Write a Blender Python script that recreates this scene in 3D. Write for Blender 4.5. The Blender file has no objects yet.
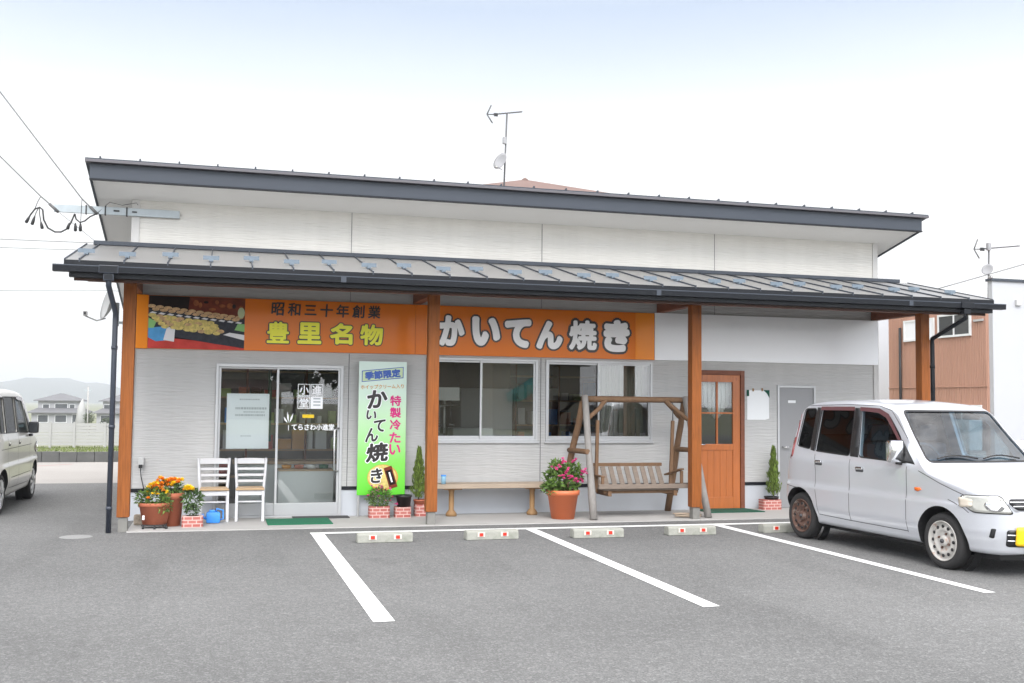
import bpy, bmesh, math, random
from mathutils import Vector, Matrix, geometry
from mathutils.bvhtree import BVHTree
R = math.radians
rnd = random.Random(7)
S = bpy.context.scene
COL = S.collection

# ------------------------------------------------------------------ camera, sky, sun, exposure
cam = bpy.data.cameras.new("camera")
co = bpy.data.objects.new("camera", cam)
COL.objects.link(co)
S.camera = co
cam.sensor_width = 36.0
cam.lens = 1047.7065 * 36.0 / 1024.0
cam.clip_start = 0.1
cam.clip_end = 9000
yaw, pitch, roll = 0.271822, 0.059743, 0.010594
fw = Vector((math.sin(yaw) * math.cos(pitch), math.cos(yaw) * math.cos(pitch), math.sin(pitch)))
rt0 = Vector((math.cos(yaw), -math.sin(yaw), 0))
up0 = rt0.cross(fw)
rt = rt0 * math.cos(roll) + up0 * math.sin(roll)
up = -rt0 * math.sin(roll) + up0 * math.cos(roll)
M = Matrix((rt, up, -fw)).transposed().to_4x4()
M.translation = Vector((2.689369, -14.0, 1.503658))
co.matrix_world = M

SUN_EL, SUN_AZ = R(42), R(196)          # azimuth measured from +Y clockwise: the sun stands behind the camera
W = bpy.data.worlds.new("World")
S.world = W
W.use_nodes = True
nt = W.node_tree
nt.nodes.clear()
def N(t, typ, **kw):
    n = t.nodes.new(typ)
    for k, v in kw.items():
        setattr(n, k, v)
    return n
def mixc(t, a, b, f, blend='MIX'):
    n = N(t, 'ShaderNodeMix', data_type='RGBA', blend_type=blend)
    for s, v in ((n.inputs[0], f), (n.inputs[6], a), (n.inputs[7], b)):
        if isinstance(v, bpy.types.NodeSocket): t.links.new(v, s)
        else: s.default_value = v if not isinstance(v, tuple) else (*v, 1.0)[:4]
    return n.outputs[2]
def mth(t, op, a, b=0.0):
    n = N(t, 'ShaderNodeMath', operation=op)
    for s, v in ((n.inputs[0], a), (n.inputs[1], b)):
        if isinstance(v, bpy.types.NodeSocket): t.links.new(v, s)
        else: s.default_value = v
    return n.outputs[0]
def ramp(t, fac, stops, interp='LINEAR'):
    n = N(t, 'ShaderNodeValToRGB')
    n.color_ramp.interpolation = interp
    e = n.color_ramp.elements
    while len(e) < len(stops): e.new(0.5)
    for el, (p, c) in zip(e, stops):
        el.position = p
        el.color = (c, c, c, 1) if not isinstance(c, tuple) else (*c, 1)
    t.links.new(fac, n.inputs[0])
    return n.outputs[0]
out = N(nt, 'ShaderNodeOutputWorld')
bg = N(nt, 'ShaderNodeBackground')
bg.inputs[1].default_value = 0.1
sky = N(nt, 'ShaderNodeTexSky', sky_type='NISHITA', sun_disc=False, sun_elevation=SUN_EL, sun_rotation=SUN_AZ)
sky.air_density = 1.0; sky.dust_density = 2.0
tc = N(nt, 'ShaderNodeTexCoord')
sep = N(nt, 'ShaderNodeSeparateXYZ')
nt.links.new(tc.outputs['Generated'], sep.inputs[0])
mp = N(nt, 'ShaderNodeMapping'); mp.inputs['Scale'].default_value = (1, 1, 3.0)
nt.links.new(tc.outputs['Generated'], mp.inputs[0])
ns = N(nt, 'ShaderNodeTexNoise'); ns.inputs['Scale'].default_value = 2.2; ns.inputs['Detail'].default_value = 5
nt.links.new(mp.outputs[0], ns.inputs[0])
el = mth(nt, 'ADD', sep.outputs['Z'], mth(nt, 'MULTIPLY', mth(nt, 'SUBTRACT', ns.outputs[0], 0.5), 0.035))
# cloud deck: dense near the horizon, a thin bright veil higher up, dense again overhead
cover = ramp(nt, el, [(0.0, 0.97), (0.24, 1.0), (0.34, 0.94), (0.44, 0.95), (0.62, 1.0), (1.0, 1.0)])
ns2 = N(nt, 'ShaderNodeTexNoise'); ns2.inputs['Scale'].default_value = 3.0; ns2.inputs['Detail'].default_value = 6; ns2.inputs['Roughness'].default_value = 0.6
nt.links.new(tc.outputs['Generated'], ns2.inputs[0])
gap = mth(nt, 'MULTIPLY', ramp(nt, ns2.outputs[0], [(0.47, 0.0), (0.60, 1.0)]), ramp(nt, sep.outputs['Z'], [(0.50, 0.0), (0.70, 0.75)]))
cover = mth(nt, 'SUBTRACT', cover, gap)
bright = ramp(nt, el, [(0.0, (.30, .312, .32)), (0.10, (.35, .355, .36)), (0.235, (.365, .372, .38)), (0.295, (.275, .303, .338)), (0.36, (.200, .236, .292)), (0.45, (.30, .33, .37)), (0.60, (.62, .62, .63)), (1.0, (.80, .80, .82))])
# the deck is brightest around the hidden sun, behind the camera
glow = mth(nt, 'MULTIPLY_ADD', mth(nt, 'POWER', mth(nt, 'MAXIMUM', mth(nt, 'MULTIPLY', sep.outputs['Y'], -1.0), 0.0), 0.8), 2.2)
glow.node.inputs[2].default_value = 1.0
gl_ = N(nt, 'ShaderNodeVectorMath', operation='SCALE'); nt.links.new(bright, gl_.inputs[0]); nt.links.new(glow, gl_.inputs['Scale'])
bright = gl_.outputs[0]
cl = N(nt, 'ShaderNodeMix', data_type='RGBA', blend_type='MULTIPLY')
cl.inputs[0].default_value = 1.0
cl.inputs[6].default_value = (27.0, 26.7, 26.5, 1)
nt.links.new(bright, cl.inputs[7])
nt.links.new(mixc(nt, sky.outputs[0], cl.outputs[2], cover), bg.inputs[0])
nt.links.new(bg.outputs[0], out.inputs[0])

sl = bpy.data.lights.new("sun", 'SUN')
sl.energy = 1.5
sl.angle = R(28)
sl.color = (1.0, 0.965, 0.92)
so = bpy.data.objects.new("sun", sl)
COL.objects.link(so)
sd = Vector((math.sin(SUN_AZ) * math.cos(SUN_EL), math.cos(SUN_AZ) * math.cos(SUN_EL), math.sin(SUN_EL)))
so.rotation_euler = (-sd).to_track_quat('-Z', 'Y').to_euler()
so.location = sd * 60
S.view_settings.view_transform = 'Standard'
S.view_settings.look = 'None'
S.view_settings.exposure = 0.35
S.view_settings.gamma = 1.0
S.view_settings.use_curve_mapping = False

# ------------------------------------------------------------------ materials
def mat(name, col, rough=0.6, metal=0.0, var=0.0, vs=3.0, vstretch=(1, 1, 1), bump=0.0, bs=40.0, bstretch=(1, 1, 1),
        bdist=0.01, spec=0.5, coat=0.0, island=0.0, spots=None, coatr=0.05, grain=None):
    m = bpy.data.materials.new(name)
    m.use_nodes = True
    t = m.node_tree
    b = t.nodes['Principled BSDF']
    b.inputs['Roughness'].default_value = rough
    b.inputs['Metallic'].default_value = metal
    b.inputs['Specular IOR Level'].default_value = spec
    b.inputs['Coat Weight'].default_value = coat
    b.inputs['Coat Roughness'].default_value = coatr
    c4 = (*col, 1)
    b.inputs['Base Color'].default_value = c4
    tcn = N(t, 'ShaderNodeTexCoord')
    cur = None
    def noise(scale, stretch, detail=4, rough_=0.55):
        mpn = N(t, 'ShaderNodeMapping'); mpn.inputs['Scale'].default_value = stretch
        t.links.new(tcn.outputs['Object'], mpn.inputs[0])
        n = N(t, 'ShaderNodeTexNoise'); n.inputs['Scale'].default_value = scale
        n.inputs['Detail'].default_value = detail; n.inputs['Roughness'].default_value = rough_
        t.links.new(mpn.outputs[0], n.inputs[0])
        return n.outputs[0]
    if var or island or spots or grain:
        fac = None
        if var:
            fac = mth(t, 'MULTIPLY_ADD', noise(vs, vstretch), 2 * var)
            fac.node.inputs[2].default_value = 1 - var
        if island:
            g = N(t, 'ShaderNodeNewGeometry')
            k = mth(t, 'MULTIPLY_ADD', g.outputs['Random Per Island'], 2 * island)
            k.node.inputs[2].default_value = 1 - island
            fac = k if fac is None else mth(t, 'MULTIPLY', fac, k)
        if grain:
            gs, ga = grain
            k = mth(t, 'MULTIPLY_ADD', noise(gs, (1, 1, 1), 2, 0.7), 2 * ga)
            k.node.inputs[2].default_value = 1 - ga
            fac = k if fac is None else mth(t, 'MULTIPLY', fac, k)
        cur = c4
        if fac is not None:
            v = N(t, 'ShaderNodeVectorMath', operation='SCALE')
            v.inputs[0].default_value = col
            t.links.new(fac, v.inputs['Scale'])
            cur = v.outputs[0]
        if spots:
            scol, sscale, lo, hi, sstretch = spots
            f = ramp(t, noise(sscale, sstretch, 6, 0.6), [(lo, 0.0), (hi, 1.0)])
            cur = mixc(t, cur, scol, f)
        t.links.new(cur, b.inputs['Base Color'])
    if bump:
        bn = N(t, 'ShaderNodeBump'); bn.inputs['Strength'].default_value = bump; bn.inputs['Distance'].default_value = bdist
        t.links.new(noise(bs, bstretch), bn.inputs['Height'])
        t.links.new(bn.outputs[0], b.inputs['Normal'])
    return m

def glass(name, tint=(0.85, 0.9, 0.88), refl=1.5, rough=0.0):
    m = bpy.data.materials.new(name); m.use_nodes = True
    t = m.node_tree; t.nodes.clear()
    o = N(t, 'ShaderNodeOutputMaterial'); mx = N(t, 'ShaderNodeMixShader')
    tr = N(t, 'ShaderNodeBsdfTransparent'); tr.inputs[0].default_value = (*tint, 1)
    gl = N(t, 'ShaderNodeBsdfGlossy'); gl.inputs['Roughness'].default_value = rough
    gl.inputs[0].default_value = (1, 1, 1, 1)
    fr = N(t, 'ShaderNodeFresnel'); fr.inputs[0].default_value = 1.5
    f = mth(t, 'MULTIPLY', fr.outputs[0], refl); f.node.use_clamp = True
    t.links.new(f, mx.inputs[0]); t.links.new(tr.outputs[0], mx.inputs[1]); t.links.new(gl.outputs[0], mx.inputs[2])
    t.links.new(mx.outputs[0], o.inputs[0])
    return m

def asphalt_mat(name, base, lo=0.75):
    m = mat(name, base, rough=0.92, spec=0.25)
    t = m.node_tree; b = t.nodes['Principled BSDF']
    tcn = N(t, 'ShaderNodeTexCoord')
    def noise(scale, detail=3, r=0.6, stretch=(1, 1, 1)):
        mpn = N(t, 'ShaderNodeMapping'); mpn.inputs['Scale'].default_value = stretch
        t.links.new(tcn.outputs['Object'], mpn.inputs[0])
        n = N(t, 'ShaderNodeTexNoise'); n.inputs['Scale'].default_value = scale; n.inputs['Detail'].default_value = detail
        n.inputs['Roughness'].default_value = r
        t.links.new(mpn.outputs[0], n.inputs[0]); return n.outputs[0]
    big = mth(t, 'MULTIPLY_ADD', noise(0.45, 5), 0.62); big.node.inputs[2].default_value = 0.69
    mid = mth(t, 'MULTIPLY_ADD', noise(14, 4), 0.36); mid.node.inputs[2].default_value = 0.82
    fine = ramp(t, noise(95, 2, 0.8), [(0.30, 0.66), (0.5, 1.0), (0.72, 1.42)])
    vo = N(t, 'ShaderNodeTexVoronoi'); vo.inputs['Scale'].default_value = 70
    t.links.new(tcn.outputs['Object'], vo.inputs[0])
    hs = N(t, 'ShaderNodeSeparateColor'); t.links.new(vo.outputs['Color'], hs.inputs[0])
    stone = ramp(t, hs.outputs[0], [(0.0, 0.80), (0.75, 1.0), (1.0, 1.35)])
    worn = ramp(t, noise(0.22, 4, 0.5, (1, 0.35, 1)), [(0.42, 1.0), (0.62, 0.88)])
    oil = ramp(t, noise(0.9, 3, 0.5), [(0.0, 1.0), (0.64, 1.0), (0.74, 0.80)])
    track = ramp(t, noise(1.0, 3, 0.5, (1.3, 0.16, 1)), [(0.0, 1.0), (0.56, 1.0), (0.70, 0.90)])
    f = mth(t, 'MULTIPLY', mth(t, 'MULTIPLY', mth(t, 'MULTIPLY', big, mid), mth(t, 'MULTIPLY', oil, track)), mth(t, 'MULTIPLY', mth(t, 'MULTIPLY', fine, stone), worn))
    v = N(t, 'ShaderNodeVectorMath', operation='SCALE'); v.inputs[0].default_value = base
    t.links.new(f, v.inputs['Scale']); t.links.new(v.outputs[0], b.inputs['Base Color'])
    bn = N(t, 'ShaderNodeBump'); bn.inputs['Strength'].default_value = 0.5; bn.inputs['Distance'].default_value = 0.006
    t.links.new(vo.outputs['Distance'], bn.inputs['Height']); t.links.new(bn.outputs[0], b.inputs['Normal'])
    return m

def siding_mat(name, col, alt=None):
    """ripple-faced cement board: broken horizontal ridges; optional smooth lower course"""
    m = mat(name, col, rough=0.75, spec=0.3)
    t = m.node_tree; b = t.nodes['Principled BSDF']
    tcn = N(t, 'ShaderNodeTexCoord')
    def noise(scale, stretch, detail=3):
        mpn = N(t, 'ShaderNodeMapping'); mpn.inputs['Scale'].default_value = stretch
        t.links.new(tcn.outputs['Object'], mpn.inputs[0])
        n = N(t, 'ShaderNodeTexNoise'); n.inputs['Scale'].default_value = scale; n.inputs['Detail'].default_value = detail
        t.links.new(mpn.outputs[0], n.inputs[0]); return n.outputs[0]
    n1 = noise(1.0, (3.6, 3.6, 42.0), 2)
    n2 = noise(0.5, (1, 1, 1), 5)
    n3 = noise(1.0, (5, 5, 0.4), 4)
    f = mth(t, 'MULTIPLY_ADD', n2, 0.10); f.node.inputs[2].default_value = 0.95
    f2 = mth(t, 'MULTIPLY_ADD', n3, 0.16); f2.node.inputs[2].default_value = 0.92
    v = N(t, 'ShaderNodeVectorMath', operation='SCALE'); v.inputs[0].default_value = col
    t.links.new(mth(t, 'MULTIPLY', f, f2), v.inputs['Scale'])
    t.links.new(v.outputs[0], b.inputs['Base Color'])
    bn = N(t, 'ShaderNodeBump'); bn.inputs['Strength'].default_value = 0.42; bn.inputs['Distance'].default_value = 0.012
    t.links.new(ramp(t, n1, [(0.3, 0.0), (0.7, 1.0)]), bn.inputs['Height'])
    t.links.new(bn.outputs[0], b.inputs['Normal'])
    return m

def brick_mat(name):
    m = mat(name, (0.4, 0.1, 0.08), rough=0.8)
    t = m.node_tree; b = t.nodes['Principled BSDF']
    tcn = N(t, 'ShaderNodeTexCoord')
    mpn = N(t, 'ShaderNodeMapping'); mpn.inputs['Rotation'].default_value = (R(90), 0, 0)
    t.links.new(tcn.outputs['Object'], mpn.inputs[0])
    br = N(t, 'ShaderNodeTexBrick')
    br.inputs['Color1'].default_value = (0.33, 0.085, 0.07, 1); br.inputs['Color2'].default_value = (0.40, 0.13, 0.11, 1)
    br.inputs['Mortar'].default_value = (0.55, 0.37, 0.33, 1)
    br.inputs['Scale'].default_value = 1.0; br.inputs['Brick Width'].default_value = 0.095
    br.inputs['Row Height'].default_value = 0.042; br.inputs['Mortar Size'].default_value = 0.006
    t.links.new(mpn.outputs[0], br.inputs[0]); t.links.new(br.outputs[0], b.inputs['Base Color'])
    return m

MT = {}
MT['asphalt'] = asphalt_mat('asphalt', (0.158, 0.158, 0.155))
MT['earth'] = mat('field_soil', (0.16, 0.17, 0.09), 0.95, var=0.3, vs=0.1)
MT['grass'] = mat('grass_blade', (0.13, 0.17, 0.045), 0.9, var=0.35, vs=0.8, island=0.3)
MT['conc'] = mat('concrete', (0.36, 0.35, 0.335), 0.85, var=0.12, vs=1.5, bump=0.2, bs=60, grain=(90, 0.10))
MT['basec'] = mat('dull_base_concrete', (0.19, 0.185, 0.17), 0.9, var=.25, vs=9, bump=.3, bs=50)
MT['apron'] = mat('pale_concrete', (0.30, 0.282, 0.262), 0.9, var=0.15, vs=0.6, grain=(40, 0.12))
MT['stopc'] = mat('wheel_stop_concrete', (0.29, 0.29, 0.255), 0.9, var=0.2, vs=9, bump=0.4, bs=50, grain=(120, 0.15), spots=((0.20, 0.21, 0.17), 6, 0.55, 0.75, (1, 1, 1)))
MT['line'] = mat('road_paint', (0.74, 0.74, 0.725), 0.8, var=0.10, vs=4, bump=0.25, bs=120, grain=(160, 0.07), spots=((0.30, 0.30, 0.30), 38, 0.62, 0.74, (1, 1, 1)))
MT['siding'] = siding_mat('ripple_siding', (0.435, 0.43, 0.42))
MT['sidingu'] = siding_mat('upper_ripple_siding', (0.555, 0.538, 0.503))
MT['found'] = mat('foundation_render', (0.46, 0.48, 0.51), 0.85, var=0.08, vs=2, bump=0.1, bs=80)
MT['soffit'] = mat('white_soffit', (0.74, 0.735, 0.72), 0.6, var=0.03, vs=1)
MT['trimw'] = mat('white_corner_trim', (0.47, 0.46, 0.445), 0.6, var=0.04, vs=2)
MT['slate'] = mat('slate_metal', (0.042, 0.050, 0.064), 0.5, var=0.08, vs=2, spec=0.35)
MT['dark'] = mat('dark_gutter', (0.006, 0.0075, 0.011), 0.5, var=0.15, vs=3, spec=0.28)
MT['pipe'] = mat('slate_downpipe', (0.035, 0.042, 0.058), 0.4, var=0.1, vs=3)
MT['roof'] = mat('roof_sheet', (0.265, 0.26, 0.252), 0.42, metal=0.5, var=0.10, vs=1.5, vstretch=(1, 0.3, 1))
MT['trimr'] = mat('roof_edge_trim', (0.10, 0.095, 0.105), 0.5, metal=0.2)
MT['guard'] = mat('blue_grey_zinc', (0.13, 0.165, 0.20), 0.55, metal=0.1, var=0.15, vs=12)
MT['ant'] = mat('dull_antenna_metal', (0.09, 0.09, 0.095), 0.6)
MT['galv'] = mat('galvanised_steel', (0.36, 0.40, 0.42), 0.5, metal=0.15, var=0.15, vs=12)
MT['wood'] = mat('stained_post_wood', (0.245, 0.076, 0.016), 0.6, spec=0.25, var=0.55, vs=11, vstretch=(5, 5, 0.3), bump=0.15, bs=30, bstretch=(4, 4, 0.3), spots=((0.14, 0.040, 0.010), 3, 0.58, 0.75, (3, 3, 0.5)))
MT['woodx'] = mat('shade_darkened_board', (0.045, 0.016, 0.008), 0.65, var=0.2, vs=4)  # brown board wood with the shade under the eave put into its colour
MT['woodd'] = mat('stained_beam_wood', (0.17, 0.050, 0.020), 0.6, var=0.3, vs=6, vstretch=(1, 1, 4))
MT['doorwood'] = mat('pine_door_wood', (0.40, 0.112, 0.020), 0.42, var=0.3, vs=4, vstretch=(9, 9, 0.5), coat=0.2, spots=((0.15, 0.036, 0.008), 6, 0.62, 0.70, (2, 2, .7)))
MT['swing'] = mat('weathered_brown_wood', (0.155, 0.086, 0.044), 0.8, var=0.35, vs=8, vstretch=(4, 4, 1), bump=0.3, bs=40)
MT['swingg'] = mat('greyed_log_wood', (0.235, 0.22, 0.205), 0.85, var=0.3, vs=8, vstretch=(5, 5, 0.6), bump=0.3, bs=40)
MT['slat'] = mat('greyed_slat_wood', (0.19, 0.15, 0.12), 0.85, var=0.3, vs=10, vstretch=(1, 4, 4), bump=0.2, bs=40)
MT['bench'] = mat('weathered_bench_plank', (0.36, 0.285, 0.215), 0.8, var=0.25, vs=4, vstretch=(0.6, 6, 6), bump=0.2, bs=30)
MT['benchl'] = mat('bench_leg_wood', (0.27, 0.155, 0.065), 0.7, var=0.3, vs=5, vstretch=(4, 4, 0.7), bump=0.2, bs=30)
MT['alu'] = mat('aluminium_frame', (0.48, 0.485, 0.49), 0.38, metal=0.35, var=0.04, vs=3)
MT['alud'] = mat('aluminium_door_panel', (0.44, 0.445, 0.45), 0.4, metal=0.4, var=0.05, vs=3)
MT['black'] = mat('black_rubber', (0.015, 0.015, 0.016), 0.6, var=0.2, vs=10)
MT['blackp'] = mat('black_plastic', (0.012, 0.012, 0.013), 0.4)
MT['orange'] = mat('orange_sign_face', (0.70, 0.165, 0.002), 0.4, var=0.05, vs=0.7, coat=0.2, coatr=.12, spec=.25)
MT['orange2'] = mat('bright_orange_sign_face', (0.80, 0.235, 0.003), 0.4, var=0.04, vs=0.7, coat=0.2, coatr=.12, spec=.25)
MT['signw'] = mat('blank_sign_face', (0.78, 0.79, 0.815), 0.3, var=0.03, vs=0.8, coat=0.3)
MT['ink'] = mat('black_sign_ink', (0.018, 0.015, 0.014), 0.35)
MT['inkw'] = mat('white_sign_ink', (0.88, 0.88, 0.89), 0.35)
MT['inky'] = mat('yellow_sign_ink', (0.82, 0.80, 0.02), 0.35)
MT['inkb'] = mat('blue_sign_ink', (0.03, 0.10, 0.42), 0.4)
MT['inkm'] = mat('magenta_sign_ink', (0.62, 0.01, 0.19), 0.4)
MT['inko'] = mat('ochre_sign_ink', (0.58, 0.27, 0.05), 0.4)
MT['paper'] = mat('white_paper', (0.74, 0.75, 0.75), 0.8, var=0.03, vs=4)
MT['papert'] = mat('faint_print', (0.42, 0.44, 0.46), 0.8)
MT['terra'] = mat('terracotta', (0.42, 0.125, 0.065), 0.75, var=0.15, vs=6, bump=0.1, bs=60)
MT['terra2'] = mat('orange_plastic_pot', (0.56, 0.145, 0.055), 0.5, var=0.08, vs=4)
MT['brick'] = brick_mat('printed_brick')
MT['soil'] = mat('potting_soil', (0.03, 0.02, 0.013), 0.95)
MT['leaf'] = mat('planter_leaf', (0.105, 0.185, 0.035), 0.55, island=0.55, var=0.3, vs=8)
MT['leafd'] = mat('dark_leaf', (0.07, 0.13, 0.035), 0.6, island=0.55, var=0.3, vs=8)
MT['conif'] = mat('conifer_needle', (0.125, 0.185, 0.028), 0.7, island=0.55, var=0.35, vs=9)
MT['treel'] = mat('tree_leaf', (0.05, 0.075, 0.025), 0.7, island=0.5, var=0.4, vs=1.2)
MT['trunk'] = mat('tree_bark', (0.09, 0.065, 0.045), 0.9, var=0.3, vs=6)
MT['mari'] = mat('marigold_petal', (0.85, 0.26, 0.006), 0.7, island=0.3)
MT['yelf'] = mat('yellow_petal', (0.85, 0.58, 0.015), 0.7, island=0.15)
MT['pinkf'] = mat('pink_petal', (0.70, 0.07, 0.27), 0.7, island=0.3)
MT['lilac'] = mat('mauve_petal', (0.52, 0.19, 0.32), 0.7, island=0.3)
MT['stone'] = mat('rough_stone', (0.32, 0.27, 0.21), 0.95, var=0.3, vs=12, bump=0.8, bs=30, bdist=0.02)
MT['blue'] = mat('blue_plastic', (0.045, 0.26, 0.74), 0.35)
MT['cupb'] = mat('pale_blue_label', (0.30, 0.52, 0.68), 0.5)
MT['green'] = mat('green_mat_fibre', (0.006, 0.13, 0.062), 0.95, var=0.15, vs=30, bump=0.6, bs=250)
MT['greend'] = mat('deep_green_mat_fibre', (0.008, 0.075, 0.045), 0.95, var=0.15, vs=30, bump=0.6, bs=250)
MT['matd'] = mat('charcoal_mat_fibre', (0.045, 0.045, 0.046), 0.95, var=0.35, vs=25, bump=0.5, bs=200)
MT['chair'] = mat('white_chair_paint', (0.55, 0.55, 0.56), 0.4, var=0.04, vs=6)
MT['seat'] = mat('natural_seat_wood', (0.44, 0.30, 0.17), 0.5, var=0.2, vs=6, vstretch=(1, 6, 6))
MT['gdoor'] = mat('grey_steel_door', (0.24, 0.24, 0.245), 0.45, var=0.05, vs=2)
MT['steel'] = mat('brushed_steel', (0.55, 0.55, 0.55), 0.25, metal=0.9)
MT['red'] = mat('red_reflector', (0.55, 0.03, 0.015), 0.3, coat=0.5)
MT['reflw'] = mat('pale_reflector_surround', (0.62, 0.56, 0.50), 0.5)
MT['iron'] = mat('cast_iron', (0.24, 0.24, 0.235), 0.8, var=0.2, vs=30, bump=0.5, bs=60)
MT['wgl'] = glass('window_glass', (0.84, 0.88, 0.86), 4.2)
MT['wgl2'] = glass('added_side_window_glass', (0.9, 0.93, 0.92), 1.2)  # for the side-wall windows added to brighten the interior
MT['wgld'] = glass('screened_window_glass', (0.36, 0.38, 0.37), 1.7)
MT['doorgl'] = glass('door_glass', (0.86, 0.90, 0.88), 2.6)
MT['carglass'] = glass('car_glass', (0.42, 0.64, 0.78), 1.8)
MT['carglassf'] = glass('door_car_glass', (0.45, 0.5, 0.5), 0.5)
MT['carglassd'] = glass('privacy_glass', (0.04, 0.042, 0.042), 0.4)
MT['inwall'] = mat('interior_wall', (0.20, 0.195, 0.18), 0.8, var=0.05, vs=1)
MT['infloor'] = mat('interior_floor', (0.10, 0.085, 0.07), 0.4, var=0.1, vs=2)
MT['white'] = mat('white_enamel', (0.68, 0.69, 0.69), 0.4, var=0.03, vs=4)
MT['curtain'] = mat('pale_curtain', (0.25, 0.25, 0.205), 0.9, var=0.2, vs=5, vstretch=(6, 6, 0.3))
MT['teal'] = mat('teal_awning_cloth', (0.08, 0.36, 0.33), 0.7)
MT['silver'] = mat('silver_car_paint', (0.63, 0.645, 0.685), 0.33, metal=0.5, coat=0.8, coatr=0.04, grain=(900, 0.05))
MT['pearl'] = mat('pearl_white_car_paint', (0.76, 0.735, 0.675), 0.3, metal=0.2, coat=0.8, coatr=0.04)
MT['seam'] = mat('dark_panel_gap', (0.06, 0.06, 0.065), 0.7)
MT['jointl'] = mat('grey_joint_sealant', (0.20, 0.20, 0.195), 0.8)
MT['rubber'] = mat('tyre_rubber', (0.022, 0.021, 0.021), 0.85, var=0.25, vs=9, bump=0.3, bs=60)
MT['rimrust'] = mat('rusty_steel_rim', (0.105, 0.055, 0.040), 0.85, var=0.4, vs=14, spots=((0.24, 0.20, 0.17), 16, 0.55, 0.7, (1, 1, 1)), bump=0.3, bs=70)
MT['rimw'] = mat('scuffed_pale_rim', (0.47, 0.45, 0.42), 0.5, var=0.1, vs=10, spots=((0.34, 0.14, 0.06), 13, 0.58, 0.74, (1, 1, 1)))
MT['rima'] = mat('alloy_rim', (0.62, 0.62, 0.62), 0.3, metal=0.7)
MT['lampw'] = mat('headlamp_lens', (0.50, 0.50, 0.46), 0.12, metal=0.35, coat=1.0, var=0.35, vs=9)
MT['lampa'] = mat('pale_amber_lens', (0.52, 0.46, 0.38), .15, coat=1.0)
MT['amber'] = mat('amber_lens', (0.65, 0.13, 0.01), 0.2, coat=0.8)
MT['tail'] = mat('red_lens', (0.22, 0.04, 0.04), 0.2, coat=0.8)
MT['plate'] = mat('yellow_plate', (0.80, 0.50, 0.01), 0.4)
MT['visor'] = mat('smoked_red_visor', (0.12, 0.055, 0.06), 0.2, coat=.6)
MT['seatc'] = mat('grey_seat_cloth', (0.09, 0.09, 0.10), 0.95)
MT['dash'] = mat('blue_grey_dash', (0.16, 0.21, 0.28), 0.7)
MT['chrome'] = mat('chrome', (0.75, 0.75, 0.76), 0.12, metal=1.0)
MT['brownw'] = mat('brown_ribbed_cladding', (0.44, 0.25, 0.18), 0.7, var=0.15, vs=3, vstretch=(6, 6, 0.3))
MT['whitew'] = mat('white_cladding', (0.43, 0.435, 0.45), 0.6, var=0.03, vs=1)
MT['roofred'] = mat('faded_red_roof_tile', (0.155, 0.10, 0.085), 0.8, var=0.2, vs=1.5, bump=0.5, bs=6)
MT['hwall'] = mat('grey_house_wall', (0.30, 0.30, 0.31), 0.8, var=0.1, vs=0.5)
MT['hwall2'] = mat('beige_house_wall', (0.48, 0.43, 0.35), 0.8, var=0.1, vs=0.5)
MT['hroof'] = mat('grey_house_roof', (0.13, 0.13, 0.135), 0.7, var=0.15, vs=1)
MT['hroof2'] = mat('brown_house_roof', (0.14, 0.085, 0.07), 0.7, var=0.15, vs=1)
MT['hwin'] = mat('dark_house_window', (0.05, 0.055, 0.06), 0.15)
MT['fence'] = mat('pale_fence_panel', (0.34, 0.338, 0.33), 0.7, var=0.08, vs=1)
MT['block'] = mat('dark_block', (0.085, 0.085, 0.082), 0.9, var=0.35, vs=2.5, vstretch=(1, 1, 2))
MT['hill'] = mat('wooded_hill', (0.045, 0.065, 0.035), 1.0, var=0.3, vs=0.01)
MT['pinkline'] = mat('faded_red_paint', (0.42, 0.14, 0.12), 0.9)
MT['wire'] = mat('wire_sheath', (0.02, 0.02, 0.02), 0.6)
MT['wireg'] = mat('weathered_wire', (0.10, 0.10, 0.10), 0.6)
MT['greyb'] = mat('grey_plastic_box', (0.45, 0.45, 0.44), 0.5)

# ------------------------------------------------------------------ object helpers
ORG = {}
def origin(o):
    v = Vector((0, 0, 0))
    while o is not None:
        v += ORG.get(o.name, Vector((0, 0, 0)))
        o = o.parent
    return v
def tag(o, label=None, cat=None, group=None, kind=None):
    if label: o['label'] = label
    if cat: o['category'] = cat
    if group: o['group'] = group
    if kind: o['kind'] = kind
    return o
def thing(name, loc, label, cat, group=None, rz=0.0):
    o = bpy.data.objects.new(name, None)
    COL.objects.link(o)
    o.empty_display_size = 0.1
    o.location = loc
    o.rotation_euler = (0, 0, rz)
    ORG[o.name] = Vector(loc)
    return tag(o, label, cat, group)
def copy_tree(o, parent=None):
    c = o.copy()
    COL.objects.link(c)
    if o.name in ORG: ORG[c.name] = ORG[o.name].copy()
    if parent is not None: c.parent = parent
    for ch in list(o.children):
        copy_tree(ch, c)
    return c

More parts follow.
